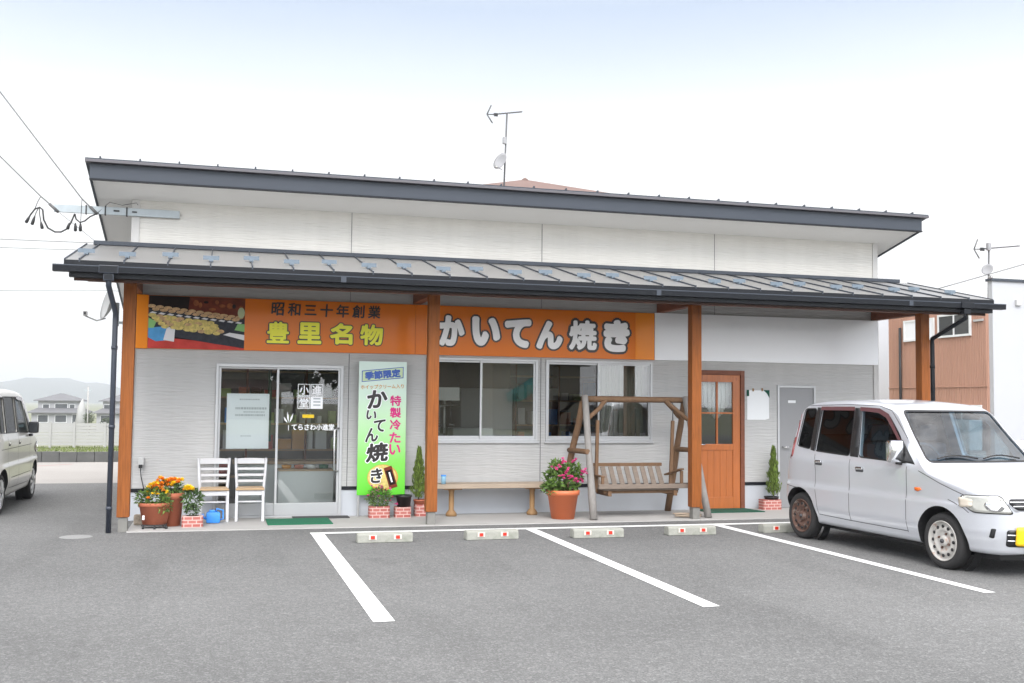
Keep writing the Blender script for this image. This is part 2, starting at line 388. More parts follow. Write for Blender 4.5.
class MB:
    def __init__(s):
        s.bm = bmesh.new(); s.mats = []
    def mi(s, m):
        if m is None: return 0
        m = MT[m]
        if m not in s.mats: s.mats.append(m)
        return s.mats.index(m)
    def face(s, pts, m=None):
        vs = [s.bm.verts.new(p) for p in pts]
        f = s.bm.faces.new(vs); f.material_index = s.mi(m); return f
    def box(s, a, b, m=None, bev=0.0, mtx=None):
        x0, y0, z0 = [min(p, q) for p, q in zip(a, b)]; x1, y1, z1 = [max(p, q) for p, q in zip(a, b)]
        P = [Vector(p) for p in ((x0, y0, z0), (x1, y0, z0), (x1, y1, z0), (x0, y1, z0), (x0, y0, z1), (x1, y0, z1), (x1, y1, z1), (x0, y1, z1))]
        if mtx is not None: P = [mtx @ p for p in P]
        v = [s.bm.verts.new(p) for p in P]
        fs = []
        for q in ((3, 2, 1, 0), (4, 5, 6, 7), (0, 1, 5, 4), (1, 2, 6, 5), (2, 3, 7, 6), (3, 0, 4, 7)):
            f = s.bm.faces.new([v[i] for i in q]); f.material_index = s.mi(m); fs.append(f)
        if bev:
            ed = list({e for f in fs for e in f.edges})
            bmesh.ops.bevel(s.bm, geom=ed, offset=bev, segments=2, affect='EDGES', profile=0.6)
        return s
    def prism(s, poly, axis, a, b, m=None):
        """poly in the plane normal to axis; axis 0: (y,z) 1: (x,z) 2: (x,y)"""
        def P(p, t):
            return {0: (t, p[0], p[1]), 1: (p[0], t, p[1]), 2: (p[0], p[1], t)}[axis]
        A = [s.bm.verts.new(P(p, a)) for p in poly]; B = [s.bm.verts.new(P(p, b)) for p in poly]
        n = len(poly); fs = [s.bm.faces.new(A), s.bm.faces.new(B[::-1])]
        for i in range(n):
            fs.append(s.bm.faces.new((A[i], B[i], B[(i + 1) % n], A[(i + 1) % n])))
        for f in fs: f.material_index = s.mi(m)
        bmesh.ops.recalc_face_normals(s.bm, faces=fs)
        return s
    def beam(s, p, q, w, d, m=None, bev=0.0, upv=(0, 0, 1)):
        """rectangular bar from p to q; w across, d along upv"""
        p, q = Vector(p), Vector(q); t = (q - p); L = t.length; t.normalize()
        u = Vector(upv); sx = t.cross(u)
        if sx.length < 1e-4: u = Vector((0, 1, 0)); sx = t.cross(u)
        sx.normalize(); u = sx.cross(t)
        mt = Matrix((sx, t, u)).transposed().to_4x4(); mt.translation = p
        return s.box((-w / 2, 0, -d / 2), (w / 2, L, d / 2), m, bev, mt)
    def tube(s, pts, r, m=None, seg=10, cap=True):
        pts = [Vector(p) for p in pts]; n = len(pts)
        rs = r if isinstance(r, (list, tuple)) else [r] * n
        rings = []; ref = None
        for i, p in enumerate(pts):
            t = (pts[min(i + 1, n - 1)] - pts[max(i - 1, 0)]).normalized()
            if ref is None:
                ref = t.orthogonal().normalized()
            ref = (ref - t * ref.dot(t))
            if ref.length < 1e-5: ref = t.orthogonal()
            ref.normalize(); b = t.cross(ref)
            rings.append([s.bm.verts.new(p + (ref * math.cos(2 * math.pi * k / seg) + b * math.sin(2 * math.pi * k / seg)) * rs[i]) for k in range(seg)])
        mi = s.mi(m)
        for a, b in zip(rings, rings[1:]):
            for k in range(seg):
                f = s.bm.faces.new((a[k], a[(k + 1) % seg], b[(k + 1) % seg], b[k])); f.material_index = mi; f.smooth = True
        if cap:
            for rg in (rings[0][::-1], rings[-1]):
                f = s.bm.faces.new(rg); f.material_index = mi
        return s
    def lathe(s, prof, c, m=None, seg=24, axis=2, mtx=None, sx=1.0, sy=1.0, cap=True):
        """prof: list of (radius, height)"""
        rings = []
        for r, h in prof:
            ring = []
            for k in range(seg):
                a = 2 * math.pi * k / seg
                p = Vector((r * math.cos(a) * sx, r * math.sin(a) * sy, h))
                if axis == 0: p = Vector((p.z, p.x, p.y))
                if axis == 1: p = Vector((p.x, p.z, p.y))
                if mtx is not None: p = mtx @ p
                ring.append(s.bm.verts.new(p + Vector(c)))
            rings.append(ring)
        mi = s.mi(m)
        fs = []
        for a, b in zip(rings, rings[1:]):
            for k in range(seg):
                f = s.bm.faces.new((a[k], a[(k + 1) % seg], b[(k + 1) % seg], b[k])); f.material_index = mi; f.smooth = True; fs.append(f)
        for rg in (rings[0], rings[-1]) if cap else ():
            try:
                f = s.bm.faces.new(rg); f.material_index = mi; fs.append(f)
            except ValueError: pass
        bmesh.ops.recalc_face_normals(s.bm, faces=fs)
        return s
    def leaf(s, p, d, n, ln, w, m=None):
        """one bent leaf: two quads along d"""
        d = Vector(d).normalized(); n = Vector(n); sd = d.cross(n)
        if sd.length < 1e-4: sd = d.orthogonal()
        sd.normalize(); n = sd.cross(d); p = Vector(p)
        a = p; c = p + d * ln * 0.5 + n * ln * 0.08; e = p + d * ln - n * ln * 0.06
        v = [s.bm.verts.new(x) for x in (a, c - sd * w / 2, e, c + sd * w / 2)]
        mi = s.mi(m)
        f = s.bm.faces.new(v); f.material_index = mi
        return s
    def build(s, name, m=None, parent=None, local=False, smooth=None, off=None):
        if m is not None:
            s.mats = [MT[m]] if not s.mats else s.mats
        o_ = Vector((0, 0, 0)) if off is None else Vector(off)
        if parent is not None and not local: o_ = origin(parent)
        if o_.length > 0:
            bmesh.ops.translate(s.bm, verts=s.bm.verts, vec=-o_)
        me = bpy.data.meshes.new(name)
        if smooth is not None:
            for f in s.bm.faces: f.smooth = True
            for e in s.bm.edges:
                if len(e.link_faces) == 2 and e.calc_face_angle(0) > R(smooth): e.smooth = False
        s.bm.to_mesh(me); s.bm.free()
        for mm in s.mats: me.materials.append(mm)
        o = bpy.data.objects.new(name, me)
        COL.objects.link(o)
        if parent is not None: o.parent = parent
        elif off is not None:
            o.location = off
            ORG[o.name] = Vector(off)
        return o
def box(name, a, b, m, parent=None, bev=0.0, off=None):
    return MB().box(a, b, m, bev).build(name, None, parent, off=off)
def struct(o): return tag(o, kind='structure')

def glyphs(body, bold=0.0, shear=0.0):
    c = bpy.data.curves.new('lettering', 'FONT')
    c.body = body; c.size = 1.0; c.fill_mode = 'FRONT' if not bold else 'BOTH'; c.bevel_depth = bold; c.bevel_resolution = 2
    c.resolution_u = 6; c.shear = shear
    o = bpy.data.objects.new('lettering', c)
    COL.objects.link(o)
    dg = bpy.context.evaluated_depsgraph_get()
    dg.update()
    me = bpy.data.meshes.new_from_object(o.evaluated_get(dg))
    pts = [v.co.copy() for v in me.vertices]; fs = [tuple(p.vertices) for p in me.polygons]
    bpy.data.objects.remove(o); bpy.data.curves.remove(c); bpy.data.meshes.remove(me)
    return pts, fs
def letter(mb, body, x0, x1, z0, z1, y, m, bold=0.0, ref=None, rot=0.0, thick=0.002, shear=0.0):
    """write body on a wall facing -Y inside the box x0..x1, z0..z1 (the box holds the glyphs without their boldness)"""
    base, _ = glyphs(body if ref is None else ref, 0.0, shear)
    bx = [p.x for p in base]; by = [p.y for p in base]
    pts, fs = base, _
    cop = [(0.0, 0.0, 0)]
    if bold:
        k = 14 if bold > .06 else 9
        cop = [(bold * math.cos(2 * math.pi * j / k), bold * math.sin(2 * math.pi * j / k), j + 1) for j in range(k)] + cop
    sx = (x1 - x0) / (max(bx) - min(bx)); sz = (z1 - z0) / (max(by) - min(by))
    cx, cz = (x0 + x1) / 2, (z0 + z1) / 2
    mi = mb.mi(m)
    for ox, oz, j in cop:
        vs = []
        for p in pts:
            x = x0 + (p.x + ox - min(bx)) * sx - cx; z = z0 + (p.y + oz * sx / sz - min(by)) * sz - cz
            xr = x * math.cos(rot) - z * math.sin(rot); zr = x * math.sin(rot) + z * math.cos(rot)
            vs.append(mb.bm.verts.new((cx + xr, y - thick / 2 - j * .00003, cz + zr)))
        for f in fs:
            try:
                q = mb.bm.faces.new([vs[i] for i in f]); q.material_index = mi
            except ValueError: pass
    return mb

def inball():
    while True:
        v = Vector((rnd.uniform(-1, 1), rnd.uniform(-1, 1), rnd.uniform(-1, 1)))
        if v.length <= 1: return v
def bush(mb, c, r, n, ln, w, m, shell=0.5, upb=0.3):
    c = Vector(c)
    for _ in range(n):
        v = inball()
        if v.length < shell and rnd.random() < 0.75: v = v.normalized() * rnd.uniform(shell, 1.0)
        p = c + Vector((v.x * r[0], v.y * r[1], v.z * r[2]))
        d = (v.normalized() + Vector((rnd.gauss(0, .6), rnd.gauss(0, .6), rnd.gauss(upb, .5))))
        mb.leaf(p, d, Vector((rnd.gauss(0, .5), rnd.gauss(0, .5), 1)), ln * rnd.uniform(.6, 1.3), w * rnd.uniform(.7, 1.2), m)
def bloom(mb, c, r, m, petals=16, flat=0.5, face=None):
    c = Vector(c)
    for k in range(petals):
        a = rnd.uniform(0, 6.28); t = rnd.uniform(-0.2, 1.2)
        d = Vector((math.cos(a) * math.cos(t), math.sin(a) * math.cos(t), math.sin(t) * flat))
        if face is not None: d += Vector(face) * 0.5
        mb.leaf(c, d, Vector((rnd.gauss(0, .4), rnd.gauss(0, .4), 1)), r * rnd.uniform(.8, 1.1), r * 0.75, m)

# ------------------------------------------------------------------ ground and setting
g = MB()
xs = [-3000, -800, -200, -60, 60, 200, 800, 3000]
prof = [(-900, 0.0), (-120, 0.0), (21.0, 0.0), (26, -0.3), (60, -2.6), (130, -3.6), (400, -4.5), (1500, -5), (4500, -6)]
rows = [[g.bm.verts.new((x, y, z - 0.012)) for x in xs] for y, z in prof]
for a, b in zip(rows, rows[1:]):
    for i in range(len(xs) - 1): g.bm.faces.new((a[i], a[i + 1], b[i + 1], b[i]))
struct(g.build('ground', 'earth'))
def sheet(name, poly, z, m, th=0.0):
    mb = MB(); mb.face([(x, y, z) for x, y in poly], m)
    return struct(mb.build(name))
sheet('parking_lot', [(-40, -26), (45, -26), (45, 6.4), (-40, 6.4)], 0.0, 'asphalt')
sheet('concrete_apron', [(-40, 6.4), (1.0, 6.4), (1.0, 13.25), (-40, 13.25)], -0.002, 'apron')
sheet('road', [(-200, -36), (200, -36), (200, -27), (-200, -27)], -0.004, 'asphalt')
# porch slab: a thin flush pad with a bevelled lip
struct(MB().box((1.715, -1.27, -0.05), (12.43, 0.0, 0.012), 'conc', 0.004).build('porch_floor'))
ml = MB()
LZ = 0.004
ml.face([(3.737, -1.80, LZ), (11.6, -1.80, LZ), (11.6, -1.665, LZ), (3.737, -1.665, LZ)], 'line')
struct(ml.build('parking_line'))
for a in ([(3.748, -6.74), (3.899, -6.735), (3.888, -1.804), (3.740, -1.804)],
          [(6.223, -6.74), (6.362, -6.73), (6.415, -1.804), (6.285, -1.804)],
          [(8.765, -6.675), (8.875, -6.685), (8.885, -1.804), (8.752, -1.804)]):
    sheet('parking_line', a, LZ, 'line')
mh = MB().lathe([(0.0001, 0.005), (0.150, 0.005), (0.165, 0.004), (0.172, 0.001)], (1.22, -1.555, 0.0), 'iron', 28, cap=False)
tag(mh.build('manhole_cover', off=(1.22, -1.555, 0)), 'small round pale iron cover set in the asphalt near the corner downpipe', 'manhole cover')
sheet('red_painted_line', [(-4.0, 9.0), (-0.6, 12.4), (-0.52, 12.4), (-3.9, 9.0)], 0.001, 'pinkline')
# low block wall, grass bed behind it, pale fence
bw = MB()
x = -14.0
while x < 6:
    bw.box((x, 13.3, -0.05), (x + 0.385, 13.45, 0.25 + rnd.uniform(-.012, .012)), 'block', 0.008); x += 0.395
tag(bw.build('block_wall', off=(-1.5, 13.37, 0)), 'low dark stained block wall at the far edge of the concrete apron', 'wall')
struct(MB().box((-40, 13.45, -0.1), (9, 20.6, 0.05), 'earth').build('raised_bed'))
gr = MB()
for _ in range(5200):
    p = (rnd.uniform(-5.5, 1.5), rnd.uniform(13.6, 20.3), 0.05)
    gr.leaf(p, (rnd.gauss(0, .35), rnd.gauss(0, .35), 1), (rnd.gauss(0, 1), rnd.gauss(0, 1), .2), rnd.uniform(.03, .075), 0.03, 'grass')
tag(gr.build('grass'), 'short yellowish green grass between the dark block wall and the pale fence', 'grass', kind='stuff')
fn = thing('slat_fence', (-2.0, 20, 0.1), 'pale horizontal board fence standing beyond the low dark block wall', 'fence')
for k, (xa, xb) in enumerate([(-14.0, -12.05), (-12.0, -10.1), (-10.05, -8.15), (-8.1, -6.15), (-6.1, -4.15), (-4.1, -2.17), (-2.12, -1.50), (-1.45, -0.63), (-0.58, 1.3), (1.35, 3.3)]):
    p = MB()
    for j in range(7):
        z = 0.13 + j * 0.096
        p.box((xa, 20.0, z), (xb, 20.03, z + 0.086), 'fence')
    p.build('slat_panel', None, fn)
for xp in (-12.025, -10.075, -8.125, -6.125, -4.125, -2.145, -1.475, -0.605, 1.325):
    MB().box((xp - 0.03, 19.97, 0.0), (xp + 0.03, 20.05, 0.83), 'fence').build('fence_post', None, fn)

# ------------------------------------------------------------------ hills, far houses, trees
hl = MB()
def hill(x):
    pts = [(-1700, 20), (-900, 26), (-640, 30), (-460, 46), (-380, 56), (-338, 53), (-266, 43), (-190, 30), (0, 24), (500, 18), (1700, 10)]
    for (a, ya), (b, yb) in zip(pts, pts[1:]):
        if a <= x <= b:
            u = (x - a) / (b - a); u = u * u * (3 - 2 * u)
            return ya + (yb - ya) * u
    return 10
hr = []
for j in range(12):
    row = []
    for i in range(137):
        x = -1700 + i * 25
        u = j / 11
        h = hill(x) * math.sin(min(1, u * 1.25) * math.pi / 2) + 3.0 * math.sin(i * 1.7 + j) * u + 2.0 * math.sin(i * 0.61 + j * 2.1) * u
        row.append(hl.bm.verts.new((x, 2150 + u * 480, -6 + h)))
    hr.append(row)
for a, b in zip(hr, hr[1:]):
    for i in range(len(a) - 1):
        hl.bm.faces.new((a[i], a[i + 1], b[i + 1], b[i]))
struct(hl.build('hills', 'hill', smooth=60))

def hip(mb, x0, x1, y0, y1, z, h, ov, m, th=0.15):
    """hip roof with a short ridge along the longer side"""
    X0, X1, Y0, Y1 = x0 - ov, x1 + ov, y0 - ov, y1 + ov
    w, d = X1 - X0, Y1 - Y0
    if w >= d:
        r0, r1 = (X0 + d / 2, (Y0 + Y1) / 2), (X1 - d / 2, (Y0 + Y1) / 2)
    else:
        r0, r1 = ((X0 + X1) / 2, Y0 + w / 2), ((X0 + X1) / 2, Y1 - w / 2)
    A, B, C, D = (X0, Y0, z), (X1, Y0, z), (X1, Y1, z), (X0, Y1, z)
    P, Q = (r0[0], r0[1], z + h), (r1[0] + 1e-3, r1[1] + 1e-3, z + h)
    if w >= d:
        for f in ((A, B, Q, P), (B, C, Q), (C, D, P, Q), (D, A, P)): mb.face(f, m)
    else:
        for f in ((A, B, P), (B, C, Q, P), (C, D, Q), (D, A, P, Q)): mb.face(f, m)
    mb.box((X0, Y0, z - th), (X1, Y1, z - 0.003), m)
def house(name, loc, w, d, zs, label, cat='house', wall='hwall', roof='hroof', roof2='hroof', wins=(), skirt=True, hs=1.6):
    zb, zm, ze = zs     # ground, lower eave, upper eave (world z)
    x, y = loc
    t = thing(name, (x, y, zb), label, cat)
    mb = MB()
    mb.box((x - w / 2, y, zb), (x + w / 2, y + d, zm), wall)
    i = 0.9 if skirt else 0.0
    mb.box((x - w / 2 + i, y + i, zm + 0.002), (x + w / 2 - i, y + d - i, ze), wall)
    mb.build('house_wall', None, t)
    r = MB(); hip(r, x - w / 2 + i, x + w / 2 - i, y + i, y + d - i, ze, hs, 0.7, roof); r.build('roof', None, t)
    if skirt:
        r = MB(); s0 = MB()
        X0, X1, Y0, Y1 = x - w / 2 - .8, x + w / 2 + .8, y - .8, y + d + .8
        xi0, xi1, yi0, yi1 = x - w / 2 + i, x + w / 2 - i, y + i, y + d - i
        zt = zm + 0.75; zz = zm - 0.05
        for f in (((X0, Y0, zz), (X1, Y0, zz), (xi1, yi0, zt), (xi0, yi0, zt)), ((X1, Y0, zz), (X1, Y1, zz), (xi1, yi1, zt), (xi1, yi0, zt)),
                  ((X1, Y1, zz), (X0, Y1, zz), (xi0, yi1, zt), (xi1, yi1, zt)), ((X0, Y1, zz), (X0, Y0, zz), (xi0, yi0, zt), (xi0, yi1, zt))): r.face(f, roof2)
        r.box((X0, Y0, zz - 0.15), (X1, Y1, zz - 0.003), roof2)
        r.build('lower_roof', None, t)
    for (wx, wz, ww, wh, up_) in wins:
        yy = y + (i if up_ else 0)
        fr = MB()
        fr.box((x + wx - .08, yy - 0.06, wz - .08), (x + wx + ww + .08, yy - 0.003, wz + wh + .08), 'white')
        f = fr.build('window', None, t)
        MB().box((x + wx, yy - 0.08, wz), (x + wx + ww, yy - 0.063, wz + wh), 'hwin').build('pane', None, f)
    return t
house('house', (-24.6, 186), 8.6, 8.0, (-4.2, -0.75, 1.35),
      'distant two storey grey hipped roof house seen whole above the pale fence', wins=[(-2.6, -0.2, 1.0, .8, 1), (-0.6, -0.3, 2.0, 1.0, 1), (1.8, -0.2, .8, .8, 1), (-3.2, -2.5, 1.6, 1.2, 0), (-0.4, -2.5, 1.8, 1.2, 0), (2.4, -2.8, 1.0, 1.6, 0)], hs=1.25, skirt=True)
house('house', (-14.2, 186), 8.0, 8.0, (-4.2, -0.75, 1.35),
      'distant dark roofed house half hidden behind the downpipe at the shop corner', wins=[(-2.9, -0.2, 1.2, .8, 1), (-3.3, -2.5, 1.8, 1.2, 0)], wall='hwall', hs=1.3)
def tree(name, loc, h, r, label, n=420, group=None, ln=0.3, trunk_h=0.35, m='treel', lobes=7):
    t = thing(name, loc, label, 'tree', group)
    x, y, z = loc
    tk = MB()
    tk.tube([(x, y, z), (x + .03 * h, y, z + h * .3), (x - .02 * h, y, z + h * .6), (x, y, z + h * .85)], [.05 * h * .6, .04 * h * .6, .025 * h * .6, .01 * h], 'trunk', 8)
    for k in range(5):
        a = k * 1.35; q = z + h * (.35 + .09 * k)
        tk.tube([(x, y, q), (x + math.cos(a) * r * .4, y + math.sin(a) * r * .4, q + h * .1), (x + math.cos(a) * r * .75, y + math.sin(a) * r * .75, q + h * .16)], [.014 * h, .009 * h, .004 * h], 'trunk', 6)
    tk.build('trunk', None, t)
    cr = MB()
    for k in range(lobes):
        a = rnd.uniform(0, 6.28); q = rnd.uniform(0, .6)
        c = (x + math.cos(a) * r * q, y + math.sin(a) * r * q, z + h * rnd.uniform(trunk_h + .15, .88))
        rr = r * rnd.uniform(.38, .6)
        bush(cr, c, (rr, rr, rr * .8), n // lobes, ln, ln * .55, m, 0.4)
    cr.build('crown', None, t)
    return t
tree('garden_tree', (-15.4, 150, -3.6), 3.3, 1.1, 'small dark tree standing to the right of the distant grey house', 500, ln=.25)
tree('garden_tree', (-13.2, 152, -3.6), 2.7, 1.5, 'low dark shrubby tree below the half hidden distant house', 500, ln=.25)
tree('garden_tree', (-29.2, 172, -3.8), 3.4, 1.6, 'dark rounded tree just left of the distant grey house beside the white van', 500, ln=.3)
sp = MB()
sp.tube([(-19.0, 170, -3.9), (-18.85, 170, 0.2), (-18.72, 170, 1.8)], [1.0, .6, .03], 'fence', 8)
tag(sp.build('pointed_net_frame', off=(-19, 170, -3.9)), 'pale pointed net cover standing close beside the distant grey house', 'frame')
up_ = thing('utility_pole', (-14.5, 140, -3.6), 'thin distant utility pole rising between the two far houses', 'utility pole')
MB().tube([(-14.5, 140, -3.6), (-14.6, 140, 3.3)], .09, 'conc', 8).build('pole', None, up_)
MB().box((-15.1, 139.95, 2.7), (-14.1, 140.05, 2.8), 'galv').build('cross_arm', None, up_)

# ------------------------------------------------------------------ neighbouring buildings on the right
nb = thing('brown_building', (20, 8, 0), 'brown ribbed clad two storey building with white framed windows behind the parked car', 'building')
m_ = MB()
m_.box((20, 6.6, 0), (24.2, 10.37, 4.02), 'brownw')
for k in range(62):
    yk = 6.63 + k * 0.06
    m_.box((19.985, yk, 0), (20.0, yk + 0.035, 4.0), 'brownw')
m_.build('cladding', None, nb)
MB().box((19.965, 6.6, 2.03), (19.983, 10.37, 2.05), 'brownw').build('band', None, nb)
for (ya, yb, za, zb) in ((8.46, 9.67, 3.24, 3.79), (7.12, 8.31, 3.26, 3.835), (6.8, 8.14, 0.95, 1.60)):
    f = MB(); e = .05
    for q in (((ya, za), (yb, za + e)), ((ya, zb - e), (yb, zb)), ((ya, za + e), (ya + e, zb - e)), ((yb - e, za + e), (yb, zb - e)), (((ya + yb) / 2 - .02, za + e), ((ya + yb) / 2 + .02, zb - e))):
        f.box((19.94, q[0][0], q[0][1]), (19.983, q[1][0], q[1][1]), 'white')
    w_ = f.build('window', None, nb)
    MB().box((19.955, ya + e, za + e), (19.965, yb - e, zb - e), 'hwin' if ya < 8 else 'signw').build('pane', None, w_)
MB().tube([(19.93, 9.79, 0.4), (19.93, 9.79, 3.62)], .035, 'black', 8).build('drain_pipe', None, nb)
MB().box((19.94, 6.7, 3.58), (19.983, 7.02, 3.63), 'alu').build('vent', None, nb)
ac = thing('air_conditioner', (19.4, 6.8, 0), 'white outdoor air conditioning unit against the brown building seen through the windscreen', 'air conditioner')
MB().box((19.25, 6.35, 0.55), (19.6, 7.3, 1.25), 'white', .02).build('casing', None, ac)
MB().box((19.2, 6.3, 0.0), (19.65, 7.35, 0.54), 'conc').build('stand', None, ac)
MB().lathe([(.26, 0), (.27, .015), (.2, .02), (.06, .022), (.0001, .022)], (19.245, 6.98, .9), 'greyb', 24, 0, Matrix.Scale(-1, 3, (1, 0, 0))).build('fan_grille', None, ac)
wb_ = thing('white_building', (24, 6.6, 0), 'plain white clad building with a flat dark roof edge, beside the brown clad one', 'building')
MB().box((20.03, 6.46, 0), (30, 6.597, 4.5), 'whitew').box((24.3, 6.6, 0), (30, 14, 4.45), 'whitew').build('cladding', None, wb_)
MB().box((19.99, 6.42, 4.5), (30.04, 6.64, 4.56), 'slate').build('roof_edge', None, wb_)
MB().box((20.66, 6.40, 3.94), (20.80, 6.458, 4.08), 'greyb', .01).build('vent', None, wb_)
wb2 = thing('white_building', (22.6, 14, 0), 'narrow glimpse of a white building between the shop end wall and the brown building', 'building')
MB().box((22.1, 14, 0), (26.5, 20, 4.35), 'whitew').build('cladding', None, wb2)
MB().box((22.05, 13.95, 4.35), (26.55, 20.05, 4.45), 'slate').build('roof_edge', None, wb2)

def antenna(loc, h, boom, label, dish=True, s=1.0):
    x, y, z = loc
    t = thing('roof_antenna', loc, label, 'antenna')
    MB().tube([(x, y, z), (x + .03 * h, y, z + h)], .024 * s, 'ant', 8).build('mast', None, t)
    b = MB(); x0, x1 = boom; zt = z + h - .05
    b.tube([(x + x0 + .12, y, zt - .02), (x + x1, y, zt + .12)], .017 * s, 'ant', 6)
    b.tube([(x + x0 - .03, y, zt - .03), (x + x0 + .08, y, zt + .22)], .017 * s, 'ant', 6)
    b.tube([(x + x0 - .03, y, zt - .03), (x + x0 + .12, y, zt - .25)], .017 * s, 'ant', 6)
    b.tube([(x + x0 - .03, y, zt - .03), (x + x0 + .14, y, zt - .02)], .014 * s, 'ant', 6)
    n = 9
    for k in range(n):
        u = (k + 1) / (n + 1); px = x + x0 + .12 + (x1 - x0 - .12) * u
        b.tube([(px, y - .09, zt + .14 * u - .02), (px, y + .09, zt + .14 * u - .02)], .005, 'ant', 5)
    b.box((x + x0 + .16, y - .02, zt - .06), (x + x0 + .26, y + .02, zt + .02), 'blackp')
    b.build('yagi_boom', None, t)
    if dish:
        zd = z + h * (.55 if h > 2 else .6)
        mt = Matrix.Rotation(R(-62), 3, 'Z') @ Matrix.Rotation(R(90), 3, 'X') @ Matrix.Rotation(R(-20), 3, 'X') @ Matrix.Scale(1.0 if h > 2 else .6, 3)
        d = MB().lathe([(.0001, 0), (.1, .012), (.18, .035), (.235, .062), (.237, .068), (.18, .045), (.1, .02), (.0001, .008)], (x - .06, y - .08, zd), 'hwall', 24, 2, mt)
        d.build('dish', None, t)
        a = MB(); a.tube([(x - .06, y - .1, zd - .2), (x - .3, y - .45, zd - .22)], .01, 'ant', 6); a.box((x - .34, y - .49, zd - .25), (x - .26, y - .41, zd - .19), 'greyb', .01)
        a.build('receiver_arm', None, t)
        MB().box((x - .02, y - .06, zd + .5), (x + .07, y + .03, zd + .68), 'hwall', .01).build('booster_box', None, t)
    return t
# the neighbour's house behind the shop, only its roof tip shows
hb = thing('tiled_roof_house', (10.6, 13, 0), 'house behind the shop of which only the faded red roof tip shows', 'house')
MB().box((7.5, 12.2, 0), (16.3, 18.4, 6.65), 'hwall2').build('house_wall', None, hb)
r_ = MB()
ap = (10.852, 14.1, 7.84)
E_ = [(6.9, 11.6, 6.7), (16.9, 11.6, 6.7), (16.9, 19, 6.7), (6.9, 19, 6.7)]
ap2 = (11.3, 16.2, 7.84)
for f in ((E_[0], E_[1], ap), (E_[1], E_[2], ap2, ap), (E_[2], E_[3], ap2), (E_[3], E_[0], ap, ap2)): r_.face(f, 'roofred')
r_.build('roof', None, hb)
MB().lathe([(.09, 0), (.1, .05), (.0001, .12)], (10.852, 14.1, 7.78), 'roofred', 10).build('ridge_cap', None, hb)
antenna((9.66, 12.05, 6.15), 2.95, (-.42, .5), 'tall television antenna with a small dish above the faded red roof tip')
antenna((20.79, 7.5, 4.02), 1.47, (-.36, .95), 'low television antenna on the white building at the right', True, .9)

# ------------------------------------------------------------------ the shop
X0, X1 = 1.576, 12.43
shop = thing('shop_building', (7.0, 0, 0), 'low grey sided shop with timber posts, a metal porch roof and a shallow upper roof', 'shop')
openings = [(2.645, 4.275, 0.0, 1.99), (5.385, 6.97, 0.985, 2.13), (7.085, 8.695, 0.985, 2.13), (9.28, 10.155, 0.0, 2.03), (10.70, 11.345, 0.0, 1.825)]
wl = MB()
cx = sorted({X0, X1} | {v for o in openings for v in o[:2]}); cz = sorted({0.0, 0.375, 3.2, 4.25} | {v for o in openings for v in o[2:]})
def opened(x, z): return any(a < x < b and c < z < d for a, b, c, d in openings)
TH = 0.14
for xa, xb in zip(cx, cx[1:]):
    for za, zb in zip(cz, cz[1:]):
        if opened((xa + xb) / 2, (za + zb) / 2): continue
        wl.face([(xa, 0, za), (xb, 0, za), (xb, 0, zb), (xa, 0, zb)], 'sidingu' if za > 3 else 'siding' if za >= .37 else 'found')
        wl.face([(xb, TH, za), (xa, TH, za), (xa, TH, zb), (xb, TH, zb)], 'inwall')
for a, b, c, d in openings:
    wl.face([(a, 0, c), (a, 0, d), (a, TH, d), (a, TH, c)], 'trimw'); wl.face([(b, 0, d), (b, 0, c), (b, TH, c), (b, TH, d)], 'trimw')
    wl.face([(a, 0, d), (b, 0, d), (b, TH, d), (a, TH, d)], 'trimw')
    if c > 0: wl.face([(b, 0, c), (a, 0, c), (a, TH, c), (b, TH, c)], 'trimw')
wl.build('front_wall', None, shop)
YB = 7.2
def roofz(y): return 4.17 - 0.23 * (y + 0.6)
SW0, SW1, SZ0, SZ1 = .55, 2.75, .75, 2.25  # unseen openings added in both side walls to let sky light inside
for xx, s_ in ((X0, -1), (X1, 1)):
    w2 = MB(); q = xx - s_ * .12
    w2.prism([(.001, 0.0), (YB, 0.0), (YB, SZ0), (.001, SZ0)], 0, xx, q, 'siding')
    w2.prism([(.001, SZ0), (SW0, SZ0), (SW0, SZ1), (.001, SZ1)], 0, xx, q, 'siding')
    w2.prism([(SW1, SZ0), (YB, SZ0), (YB, SZ1), (SW1, SZ1)], 0, xx, q, 'siding')
    w2.prism([(.001, SZ1), (YB, SZ1), (YB, roofz(YB) + .05), (.001, roofz(0) + .05)], 0, xx, q, 'siding')
    bmesh.ops.remove_doubles(w2.bm, verts=w2.bm.verts, dist=.0005)
    w2.build('side_wall', None, shop)
    f = MB(); xf0, xf1 = (xx - .02, xx + .03) if s_ < 0 else (xx - .03, xx + .02)
    for (ya_, za_, yb__, zb__) in ((SW0, SZ0, SW1, SZ0 + .04), (SW0, SZ1 - .04, SW1, SZ1), (SW0, SZ0 + .04, SW0 + .04, SZ1 - .04), (SW1 - .04, SZ0 + .04, SW1, SZ1 - .04), ((SW0 + SW1) / 2 - .025, SZ0 + .04, (SW0 + SW1) / 2 + .025, SZ1 - .04)):
        f.box((xf0, ya_, za_), (xf1, yb__, zb__), 'alu')
    fo = f.build('window', None, shop)  # added window, out of view, there to light the shop interior
    g_ = MB(); g_.face([(xx, SW0 + .04, SZ0 + .04), (xx, SW1 - .04, SZ0 + .04), (xx, SW1 - .04, SZ1 - .04), (xx, SW0 + .04, SZ1 - .04)], 'wgl2'); g_.build('pane', None, fo)
MB().box((X0 + .121, YB - .14, 0), (X1 - .121, YB, roofz(YB)), 'siding').build('back_wall', None, shop)
